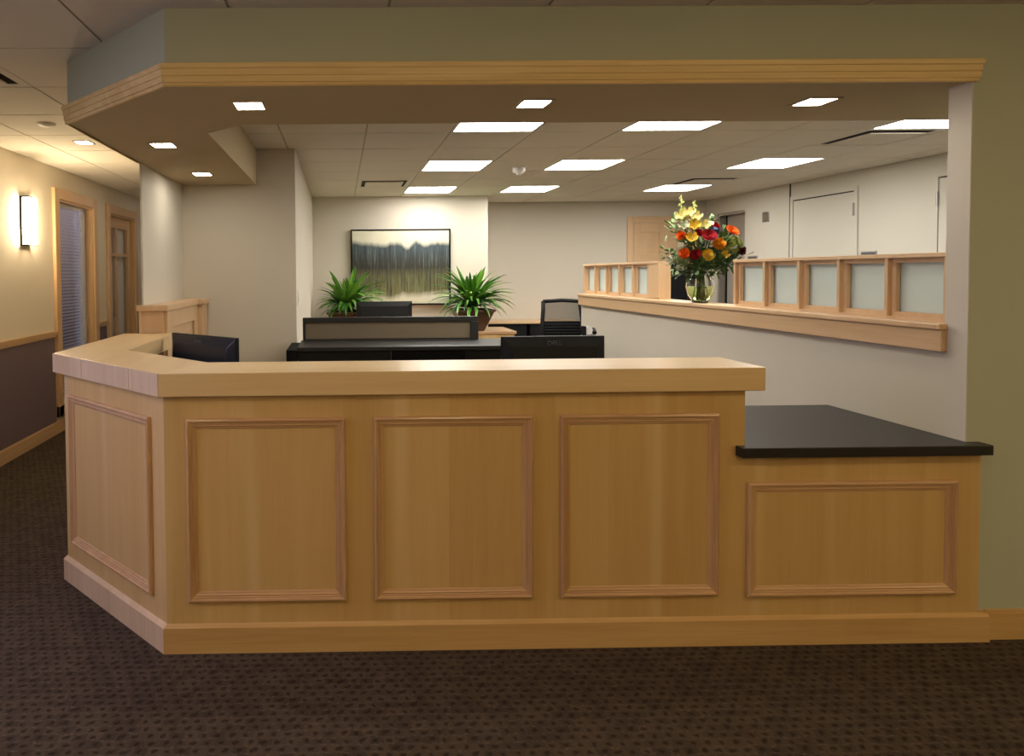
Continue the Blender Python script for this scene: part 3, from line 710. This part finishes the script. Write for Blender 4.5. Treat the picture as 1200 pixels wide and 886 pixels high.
# ------------------------------------------------------------------ workstation with fabric screen
t = thing('workstation', 'black workstation with taupe fabric privacy screen behind the counter', 'workstation', (.4, 5.0, 0))
zw = .940
wx0, wx1 = -.315, 1.27
box('worktop', 'blacktrim', wx0, wx1, 4.74, 5.27, zw-.03, zw, t, .004)
for x0, x1, mt in ((wx0+.01, .36, 'stationfront'), (.362, .90, 'blackmat'), (.902, wx1-.01, 'stationfront')): box('front_board', mt, x0, x1, 4.76, 4.785, .02, zw-.031, t, .002)
box('end_panel', 'blackmat', -.392, -.316, 4.735, 5.26, .0, zw-.018, t, .003)
box('end_panel', 'blackmat', wx1-.03, wx1-.01, 4.786, 5.26, .0, zw-.031, t)
box('rating_label', 'white', .735, .815, 4.756, 4.7598, .775, .800, t)
fx0, fx1, fz = -.300, 1.088, 1.120
box('screen_rail', 'blacktrim', fx0, fx1, 5.232, 5.272, fz-.038, fz, t, .003)
box('screen_post', 'blacktrim', fx0, fx0+.022, 5.232, 5.272, zw, fz-.0385, t, .003); box('screen_post', 'blacktrim', fx1-.062, fx1, 5.226, 5.29, zw, fz-.0385, t, .003)
box('screen_fabric', 'taupe', fx0+.022, fx1-.062, 5.242, 5.262, zw+.001, fz-.038, t)
box('screen_base', 'blacktrim', fx0+.022, fx1-.062, 5.236, 5.268, zw+.0005, zw+.012, t)

# ------------------------------------------------------------------ monitors
def text_mesh(txt, size, name, parent, mat, loc, rot):
    cu = bpy.data.curves.new(name, 'FONT'); cu.body = txt; cu.size = size; cu.extrude = .0006; cu.align_x = 'CENTER'
    tmp = bpy.data.objects.new('tmp_text', cu); col.objects.link(tmp)
    bpy.context.view_layer.update()
    dg = bpy.context.evaluated_depsgraph_get(); me = bpy.data.meshes.new_from_object(tmp.evaluated_get(dg))
    bpy.data.objects.remove(tmp); bpy.data.curves.remove(cu)
    me.materials.clear(); me.materials.append(M[mat])
    o = bpy.data.objects.new(name, me); col.objects.link(o); o.parent = parent; o.location = loc; o.rotation_euler = rot
def monitor(lab, loc, rz, w, ztop, z0, housing='black', bulge=.05, logo=True, inset=.07):
    # local: back of the display faces -Y
    t = thing('monitor', lab, 'monitor', loc, rz=rz)
    h = .33; zt = ztop-z0
    box('bezel', 'black', -w/2, w/2, 0, .022, zt-h, zt, t, .004, local=True)
    mb = MB(); a, b_ = w/2-.004, w/2-inset
    mb.hexa([(-a, -.0005, zt-h+.006), (a, -.0005, zt-h+.006), (b_, -bulge, zt-h+.05), (-b_, -bulge, zt-h+.05)][:2]+[(a, -.0005, zt-.004), (-a, -.0005, zt-.004)],
            [(-b_, -bulge, zt-h+.05), (b_, -bulge, zt-h+.05), (b_+.02, -bulge*.55, zt-.055), (-b_-.02, -bulge*.55, zt-.055)])
    bk = mb.build('back_cover', housing, t, bevel=.004, local=True)
    box('screen', 'bluegloss', -w/2+.016, w/2-.016, .0221, .0235, zt-h+.018, zt-.016, t, local=True)
    if logo:
        text_mesh('DELL', .036, 'logo', bk, 'grey', (0, -bulge*.36-.002, zt-.045), (math.radians(118), 0, 0))
    box('stand_neck', 'black', -.04, .04, -.085, -.045, .012, zt-h+.16, t, .006, local=True)
    MB().lathe([(0, 0), (.125, 0), (.125, .008), (.10, .014), (0, .016)], (0, -.04, 0), 24).build('stand_base', 'black', t, smooth=False, local=True)
monitor('black monitor seen from behind at the right of the counter', (1.157, 3.60, .7455), 0, .565, 1.115, .7455)
monitor('black monitor turned at an angle behind the left corner of the counter', (-.80, 3.83, .7455), -math.radians(41), .60, 1.118, .7455, 'bluegloss')
# far monitor stands on the credenza behind the screen
# ------------------------------------------------------------------ credenzas, planters
t = thing('credenza', 'low maple credenza under the painting, holding the plants', 'credenza', (.9, 8.45, 0))
box('top', 'mouldX', -.34, 2.16, 8.12, 8.785, .705, .74, t, .003)
box('body', 'mapleZ', -.33, 2.14, 8.14, 8.78, .02, .704, t)
for k in range(5): 
    d_ = box('door', 'mapleZ', -.32+k*.49, .16+k*.49, 8.122, 8.1395, .06, .69, t, .002); box('pull', 'steel', .10+k*.49, .115+k*.49, 8.10, 8.1215, .45, .58, d_)
t = thing('back_desk', 'far desk with pale maple top and black front along the back wall', 'desk', (3.0, 9.3, 0))
box('top', 'ledge', 1.99, 3.35, 9.12, 9.645, .752, .778, t, .003)
for x in (2.0, 2.62): 
    pd = box('pedestal', 'blackmat', x, x+.58, 9.16, 9.64, .0, .751, t)
    for z in (.05, .28, .52): box('drawer', 'black', x+.01, x+.57, 9.145, 9.1595, z, z+.215, pd, .002)
t = thing('inner_desk', 'maple topped inner desk behind the fabric screen', 'desk', (.35, 7.6, 0))
box('top', 'ledge', -.34, 1.05, 7.35, 7.87, .711, .74, t, .003)
for x in (-.33, 1.01): box('end_panel', 'mapleZ', x, x+.03, 7.36, 7.86, 0, .7105, t)
box('modesty_panel', 'mapleX', -.30, 1.01, 7.40, 7.42, .2, .7105, t)
monitor('wide black monitor behind the fabric screen, between the plants', (.502, 7.64, .7405), 0, .645, 1.142, .7405, 'black', .04, False)

def leaf_mesh(name, L, w, e0, droop, mat, n=9):
    mb = MB(); x = z = 0.; e = e0
    for k in range(n+1):
        s_ = k/n; ww = w*(math.sin(math.pi*min(1, .12+.88*s_)**.8)**.7 if s_ < 1 else 0)*.5
        ww = max(ww, .0006)
        mb.v += [(x-.3*ww*math.sin(e), -ww, z+.3*ww), (x, 0, z), (x-.3*ww*math.sin(e), ww, z+.3*ww)]
        e = e0-droop*s_**1.3; x += L/n*math.cos(e); z += L/n*math.sin(e)
    for k in range(n):
        a = 3*k
        mb.face((a, a+1, a+4, a+3)); mb.face((a+1, a+2, a+5, a+4))
    o = mb.build(name, mat, local=True, smooth=True); return o
variants = []
for i, (L_, e_, d_) in enumerate(((.40, 1.50, .5), (.46, 1.32, 1.0), (.48, 1.10, 1.3), (.47, .85, 1.5), (.44, .60, 1.6), (.38, .30, 1.5))):
    for mt in ('leafl', 'leafm', 'leafd'): variants.append((i, L_, e_, d_, mt))
leaf_meshes = {}
def plant(lab, loc, seed, pot_w, pot_h, R):
    rnd = random.Random(seed)
    t = thing('potted_plant', lab, 'potted plant', loc, 'strap leaved plants on the credenza')
    x, y, z = loc; a, b_ = pot_w/2, pot_w*.27
    pt = MB(); 
    pt.hexa([(x-b_, y-b_, z), (x+b_, y-b_, z), (x+b_, y+b_, z), (x-b_, y+b_, z)], [(x-a, y-a, z+pot_h), (x+a, y-a, z+pot_h), (x+a, y+a, z+pot_h), (x-a, y+a, z+pot_h)])
    po = pt.build('planter', 'pot', t, bevel=.004)
    ring(MB(), x-a-.006, x+a+.006, y-a-.006, y+a+.006, .022, z+pot_h-.02, z+pot_h+.006).build('rim', 'pot', po)
    box('soil', 'soil', x-a+.02, x+a-.02, y-a+.02, y+a-.02, z+pot_h+.0005, z+pot_h+.004, po)
    for i, cnt in ((0, 14), (1, 26), (2, 36), (3, 38), (4, 38), (5, 30)):
        for k in range(cnt):
            L_, e_, d_ = ((.46, 1.50, .4), (.50, 1.30, .8), (.53, 1.08, 1.1), (.52, .82, 1.2), (.50, .56, 1.4), (.44, .28, 1.4))[i]
            mt = rnd.choice(('leafl', 'leafm', 'leafm', 'leafd')) if i < 4 else rnd.choice(('leafm', 'leafd'))
            key = (i, mt); az = 2*math.pi*(k+rnd.random()*.8)/cnt; sc = R*(.82+.36*rnd.random())*(.66 if math.sin(az) > .2 else 1)*(.74 if math.cos(az) < -.4 and x < .5 else 1)
            lc = (.035*math.cos(az), .035*math.sin(az), pot_h+.01+rnd.random()*.07)
            rot = (rnd.uniform(-.3, .3), rnd.uniform(-.12, .12), az)
            if key not in leaf_meshes:
                o = leaf_mesh('leaf', L_, .050, e_, d_, mt); leaf_meshes[key] = o.data; o.parent = t; o.location = lc; o.rotation_euler = rot; o.scale = (sc,)*3
            else:
                o = bpy.data.objects.new('leaf', leaf_meshes[key]); col.objects.link(o); o.parent = t; o.location = lc; o.rotation_euler = rot; o.scale = (sc,)*3
plant('bushy strap leaved plant left of the painting by the wall', (.070, 8.345, .7405), 3, .48, .25, 1.06)
plant('bushy strap leaved plant in brown planter right of the painting', (1.66, 8.36, .7405), 11, .48, .26, 1.04)

# painting
t = thing('painting', 'dark framed abstract landscape painting in slate and olive on the wall', 'painting', (.8, 8.80, 1.05))
ring_ = MB(); x0, x1, z0, z1 = .142, 1.457, 1.045, 2.044
for a in ((x0, x1, z0, z0+.014), (x0, x1, z1-.014, z1), (x0, x0+.014, z0+.014, z1-.014), (x1-.014, x1, z0+.014, z1-.014)):
    box('frame_bar', 'blackmat', a[0], a[1], 8.745, 8.799, a[2], a[3], t, .001)
box('canvas', 'canvas', x0+.02, x1-.02, 8.755, 8.79, z0+.02, z1-.02, t)

# ------------------------------------------------------------------ mesh office chair
t = thing('office_chair', 'black mesh back office chair by the half wall', 'chair', (2.40, 7.15, 0), rz=math.radians(-4))
def lb(name, mat, *a, bevel=0, parent=t): return box(name, mat, *a, parent, bevel, local=True)
bf = MB(); za, zb_ = .56, 1.155; wb, wt = .235, .195
for s_ in (-1, 1): bf.tube([(s_*wb, .02, za), (s_*(wb-.005), -.02, .76), (s_*(wt+.006), .02, 1.06), (s_*wt, .05, zb_-.012)], .023, 8)
bf.tube([(-wt, .05, zb_-.012), (0, .055, zb_), (wt, .05, zb_-.012)], .020, 8); bf.tube([(-wb, .02, za), (wb, .02, za)], .017, 8)
bf.build('back_frame', 'black', t, smooth=True, local=True)
mm = MB(); mm.v = [(-wb+.012, .012, .925), (wb-.012, .012, .925), (wt, .05, zb_-.01), (-wt, .05, zb_-.01)]; mm.face((0, 1, 2, 3)); mm.build('back_mesh', 'mesh', t, local=True)
for k in range(7): lb('lumbar_slat', 'black', -wb+.01, wb-.01, -.012+.003*k, .004+.003*k, .70+k*.031, .716+k*.031, bevel=.004)
lb('lumbar_panel', 'blackmat', -wb+.008, wb-.008, .010, .018, .58, .93)
MB().prism([(-.24, -.45), (.24, -.45), (.25, -.05), (.2, .0), (-.2, .0), (-.25, -.05)], .44, .51).build('seat', 'blackmat', t, bevel=.03, local=True)
for s_ in (-1, 1):
    am = MB(); am.tube([(s_*.22, -.18, .45), (s_*.29, -.18, .47), (s_*.29, -.17, .68)], .016, 8); ao = am.build('arm_post', 'black', t, smooth=True, local=True)
    box('arm_pad', 'blackmat', s_*.29-.04, s_*.29+.04, -.32, -.04, .68, .71, ao, .012, local=True)
MB().tube([(0, .0, .44), (0, .05, .5), (0, .03, .6)], .02, 8).build('back_bracket', 'black', t, local=True)
MB().tube([(0, -.2, .44), (0, -.2, .09)], .025, 12).build('gas_lift', 'black', t, smooth=True, local=True)
for k in range(5):
    a = 2*math.pi*k/5+.3; c_, s_ = math.cos(a), math.sin(a)
    lg_ = MB().tube([(0, -.2, .10), (.16*c_, -.2+.16*s_, .095), (.3*c_, -.2+.3*s_, .07)], [.028, .022, .015], 8).build('base_leg', 'black', t, smooth=True, local=True)
    MB().tube([(.3*c_-.02*s_, -.2+.3*s_+.02*c_, .03), (.3*c_+.02*s_, -.2+.3*s_-.02*c_, .03)], .029, 12).build('caster', 'blackmat', lg_, local=True)

# tape dispenser on the back of the inner run
t = thing('side_table', 'black side table against the half wall behind the right monitor', 'table', (2.10, 6.0, 0))
box('table_top', 'blackmat', 1.86, 2.265, 5.7, 6.3, .835, .86, t, .003)
for x in (1.88, 2.22):
    for y in (5.72, 6.25): box('leg', 'blackmat', x, x+.03, y, y+.03, 0, .834, t)
t = thing('tape_dispenser', 'small black and silver tape dispenser by the half wall', 'tape dispenser', (2.22, 5.95, .8605))
MB().prism([(2.16, 5.91), (2.285, 5.91), (2.285, 5.97), (2.16, 5.97)], .8605, .895).build('base', 'black', t, bevel=.006)
for s_ in (5.912, 5.958): MB().prism([(2.165, s_), (2.20, s_), (2.20, s_+.01), (2.165, s_+.01)], .895, .975).build('side_wing', 'black', t, bevel=.002)
MB().tube([(2.225, 5.923, .935), (2.225, 5.957, .935)], .036, 20).build('tape_roll', 'white', t)
MB().tube([(2.275, 5.915, .915), (2.28, 5.965, .945)], .02, 10).build('cutter', 'black', t)

# tall black cabinet seen through the gap
t = thing('black_cabinet', 'tall black cabinet behind the ledge, left of the vase', 'cabinet', (3.78, 7.7, 0))
box('body', 'blackmat', 3.565, 3.99, 7.5, 8.0, 0, 1.545, t, .004)
for z0, z1 in ((.05, .80), (.81, 1.535)):
    d_ = box('door', 'blackmat', 3.572, 3.98, 7.484, 7.4995, z0, z1, t, .003); box('pull', 'blacktrim', 3.93, 3.945, 7.47, 7.4835, (z0+z1)/2-.06, (z0+z1)/2+.06, d_)

# ------------------------------------------------------------------ vase and flowers
VX, VY, VZ = 2.518, 4.62, 1.2425
v = thing('flower_vase', 'clear glass vase holding the bouquet on the maple ledge', 'vase', (VX, VY, VZ))
def vr(z):
    pts = [(0, .050), (.02, .060), (.06, .082), (.11, .092), (.15, .088), (.19, .066), (.215, .054), (.24, .056), (.26, .066)]
    for (a, ra), (b_, rb) in zip(pts[:-1], pts[1:]):
        if a <= z <= b_: q_ = (z-a)/(b_-a); q_ = q_*q_*(3-2*q_)*.5+q_*.5; return ra+(rb-ra)*q_
    return pts[-1][1]
outp = [(0, 0)]+[(vr(z), z) for z in [i*.26/22 for i in range(23)]]
inp = [(max(0, vr(z)-.0035), z) for z in [.008+i*.252/22 for i in range(23)]][::-1]+[(0, .008)]
MB().lathe(outp+inp, (VX, VY, VZ), 32).build('glass_body', 'glass', v, smooth=True)
wp = [(0, .0085)]+[(vr(z)-.0042, z) for z in [.0085+i*.105/10 for i in range(11)]]+[(0, .1135)]
MB().lathe(wp, (VX, VY, VZ), 32).build('water', 'water', v, smooth=True)

def petal(mb, c, ax, up, r, w, cup, mi=0):
    # a cupped petal leaving centre c along ax, curling towards up
    side = ax.cross(up).normalized(); base = len(mb.v); n = 4
    for i in range(n+1):
        s_ = i/n; p = c+ax*(r*math.sin(s_*1.35))+up*(r*cup*s_*s_)
        ww = w*math.sin(math.pi*(.15+.72*s_))
        for k in (-1, 0, 1): mb.v.append(tuple(p+side*(k*ww)+up*(abs(k)*ww*.35*cup)))
    for i in range(n):
        for k in range(2):
            a = base+i*3+k; mb.face((a, a+1, a+4, a+3), mi)
def bloom(kind, c, d, R, rnd):
    mb = MB(); d = d.normalized(); a = d.orthogonal().normalized(); b_ = d.cross(a)
    if kind == 'rose':
        for ring_i, (n, rr, cup, off) in enumerate(((7, 1.0, .15, -.25), (7, .92, .5, -.12), (6, .76, .85, .0), (6, .58, 1.25, .06), (5, .40, 1.8, .12), (4, .22, 3.0, .16))):
            for k in range(n):
                t_ = 2*math.pi*(k+.5*ring_i+rnd.random()*.35)/n
                petal(mb, c+d*(off*R), (a*math.cos(t_)+b_*math.sin(t_)+d*rnd.uniform(-.18, .18)).normalized(), d, R*rr*rnd.uniform(.88, 1.1), R*rr*.48, cup*rnd.uniform(.8, 1.2))
    elif kind == 'daisy':
        for ring_i, (n, rr, cup) in enumerate(((14, 1.0, .25), (12, .72, .5), (8, .42, .9))):
            for k in range(n):
                t_ = 2*math.pi*(k+.5*ring_i)/n; petal(mb, c, a*math.cos(t_)+b_*math.sin(t_), d, R*rr, R*rr*.26, cup)
    elif kind == 'lily':
        for ring_i in range(2):
            for k in range(3):
                t_ = 2*math.pi*(k+.5*ring_i)/3; petal(mb, c-d*R*.5, a*math.cos(t_)+b_*math.sin(t_), d, R, R*.40, 1.0)
    elif kind == 'cluster':
        for k in range(60):
            u_ = Vector((rnd.gauss(0, 1), rnd.gauss(0, 1), rnd.gauss(0, 1))).normalized()
            p = c+u_*R*(.75+.25*rnd.random()); q_ = u_.orthogonal().normalized(); q2 = u_.cross(q_)
            for j in range(4):
                t_ = math.pi*j/2; petal(mb, p, q_*math.cos(t_)+q2*math.sin(t_), u_, R*.30, R*.17, .25)
    elif kind == 'spike':
        for k in range(11):
            s_ = k/10; p = c+d*(R*s_); t_ = k*2.4; o_ = (a*math.cos(t_)+b_*math.sin(t_))
            q_ = (o_*.75+d*.8).normalized(); rr = .024*(1-s_)+.010
            for j in range(3):
                e = q_.orthogonal().normalized(); e2 = q_.cross(e); th_ = 2.1*j
                petal(mb, p+o_*.004, (e*math.cos(th_)+e2*math.sin(th_)+q_*1.1).normalized(), q_, rr, rr*.42, .4)
        mb.tube([c-d*.02, c+d*R], .003, 5)
    return mb
neck = Vector((VX, VY, VZ+.20)); core = Vector((VX, VY, 1.52))
rnd = random.Random(5)
FL = [ # name, material, kind, x, z, toward-camera offset, radius, label
 ('orange_rose', 'f_orange', 'rose', 2.345, 1.705, .07, .042, 'orange rose at the upper left edge of the bouquet'),
 ('orange_rose', 'f_orange', 'rose', 2.352, 1.582, .10, .046, 'orange rose at the lower left edge of the bouquet'),
 ('gerbera', 'f_orange', 'daisy', 2.695, 1.735, .07, .058, 'orange gerbera at the upper right of the bouquet'),
 ('red_dahlia', 'f_red', 'daisy', 2.505, 1.700, .13, .060, 'large dark red bloom in the centre of the bouquet'),
 ('red_carnation', 'f_brightred', 'rose', 2.450, 1.722, .10, .034, 'small red carnation left of the large dark red bloom'),
 ('red_rose', 'f_red', 'rose', 2.415, 1.575, .13, .046, 'dark red rose low in the bouquet, between orange and yellow roses'),
 ('red_carnation', 'f_brightred', 'rose', 2.610, 1.768, .02, .036, 'red carnation high on the right, above the blue florets'),
 ('maroon_rose', 'f_maroon', 'rose', 2.768, 1.598, .06, .038, 'maroon bloom at the far right edge of the bouquet'),
 ('amber_rose', 'f_amber', 'rose', 2.565, 1.645, .14, .052, 'amber rose right of the centre of the bouquet'),
 ('yellow_rose', 'f_yellow', 'rose', 2.487, 1.572, .15, .048, 'yellow rose low in the centre of the bouquet'),
 ('yellow_freesia', 'f_yellow', 'lily', 2.630, 1.575, .10, .038, 'small yellow freesia low on the right of the bouquet'),
 ('green_hydrangea', 'f_pale', 'cluster', 2.715, 1.640, .03, .066, 'pale green hydrangea on the right of the bouquet'),
 ('gladiolus', 'f_bud', 'spike', 2.385, 1.80, .0, .19, 'tall cream gladiolus spike, the highest flower'),
 ('gladiolus', 'f_bud', 'spike', 2.485, 1.80, -.02, .15, 'shorter cream gladiolus spike right of the tallest'),
 ('cream_lily', 'f_creamy', 'lily', 2.410, 1.862, .05, .052, 'cream lily just below the tall gladiolus tip'),
 ('cream_lily', 'f_creamy', 'lily', 2.355, 1.840, .04, .045, 'cream lily at the upper left of the bouquet'),
 ('cream_lily', 'f_creamy', 'lily', 2.462, 1.835, .05, .048, 'cream lily below the shorter gladiolus'),
 ('cream_lily', 'f_whitef', 'lily', 2.365, 1.775, .07, .044, 'pale lily on the left above the orange rose'),
 ('cream_lily', 'f_yellow', 'lily', 2.425, 1.772, .09, .050, 'yellow lily above the small red carnation'),
 ('cream_lily', 'f_creamy', 'lily', 2.500, 1.775, .08, .050, 'cream lily directly above the large dark red bloom'),
 ('cream_lily', 'f_yellow', 'lily', 2.395, 1.690, .12, .046, 'yellow lily right of the upper orange rose'),
 ('white_aster', 'f_whitef', 'daisy', 2.555, 1.790, .05, .030, 'small white aster above the blue florets'),
 ('delphinium', 'f_blue', 'cluster', 2.575, 1.735, .06, .036, 'blue floret cluster beside the large dark red bloom'),
 ('delphinium', 'f_blue', 'cluster', 2.668, 1.572, .06, .032, 'blue floret cluster low on the right of the bouquet'),
 ('white_stock', 'f_whitef', 'cluster', 2.285, 1.545, .05, .028, 'white floret cluster at the lowest left of the bouquet'),
 ('white_stock', 'f_whitef', 'cluster', 2.345, 1.640, .07, .022, 'white floret cluster between the two orange roses'),
 ('white_stock', 'f_whitef', 'cluster', 2.335, 1.490, .08, .024, 'white floret cluster hanging near the vase neck'),
]
for name, mt, kind, x, z, dy, R, lab in FL:
    c = Vector((x, VY-dy, z))
    d = ((c-core).normalized()*.8+Vector((-.25, -.75, .25))) if kind != 'spike' else Vector(((x-VX)*.25, 0, 1))
    R *= .86 if kind in ('rose', 'daisy', 'lily') else 1
    t = thing(name, lab, 'flower', (x, VY-dy, z), 'flowers in the vase')
    bloom(kind, c, d, R, rnd).build('bloom', mt, t, smooth=True)
    e = neck+Vector(((x-VX)*.10, -dy*.12, 0)); foot = Vector((VX+rnd.uniform(-.035, .035), VY+rnd.uniform(-.035, .035), VZ+.016))
    mid = (c+e)/2+Vector((0, 0, .03))
    MB().tube([c-d.normalized()*R*(.1 if kind != 'spike' else 0), mid, e, (e+foot)/2, foot], .0028, 6).build('stem', 'stem', t, smooth=True)
SP = [(2.27, 1.60, .04, 'sprigp', 'wispy pale green sprig at the far left of the bouquet'), (2.31, 1.52, .08, 'sprigp', 'pale leafy sprig below the lower orange rose'), (2.36, 1.46, .06, 'sprig', 'dark green sprig drooping left over the vase neck'),
      (2.44, 1.50, .12, 'sprig', 'dark green sprig below the dark red rose'), (2.53, 1.50, .13, 'sprig', 'dark green sprig below the yellow rose'), (2.60, 1.52, .10, 'sprig', 'green sprig below the yellow freesia'),
      (2.70, 1.52, .05, 'sprig', 'green sprig drooping at the lower right of the bouquet'), (2.76, 1.55, .02, 'sprig', 'green sprig below the maroon bloom'), (2.64, 1.65, .08, 'sprig', 'green sprig between the amber rose and hydrangea'),
      (2.40, 1.63, .08, 'sprig', 'green sprig between the orange and dark red roses'), (2.47, 1.63, .10, 'sprig', 'green sprig in the centre of the bouquet'), (2.34, 1.78, .0, 'sprigp', 'pale sprig behind the cream lilies at the left'),
      (2.60, 1.80, -.02, 'sprigp', 'grey green sprig at the upper right behind the red carnation'), (2.65, 1.70, .03, 'sprig', 'green sprig under the orange gerbera'), (2.52, 1.60, .05, 'sprig', 'inner green sprig behind the amber rose'), (2.44, 1.58, .0, 'sprig', 'inner green sprig behind the dark red rose')]
for x, z, dy, mt, lab in SP:
    c = Vector((x, VY-dy, z)); e = neck+Vector(((x-VX)*.1, -dy*.1, 0))
    t = thing('foliage_sprig', lab, 'foliage', tuple(c), 'greenery in the vase')
    MB().tube([c, (c+e)/2+Vector((0, 0, .03)), e, e-Vector((0, 0, .09)), Vector((VX+rnd.uniform(-.03, .03), VY+rnd.uniform(-.03, .03), VZ+.016))], .0022, 5).build('stem', 'stem', t)
    lv = MB()
    for k in range(64):
        u_ = Vector((rnd.gauss(0, 1), rnd.gauss(0, 1), rnd.gauss(0, .8))).normalized()
        p = c+u_*rnd.uniform(.0, .06)+(e-c)*rnd.uniform(-.1, .5)
        petal(lv, p, u_, Vector((0, 0, 1)) if abs(u_.z) < .9 else Vector((1, 0, 0)), rnd.uniform(.025, .05), rnd.uniform(.008, .016), .25)
    lv.build('leaves', mt, t, smooth=True)
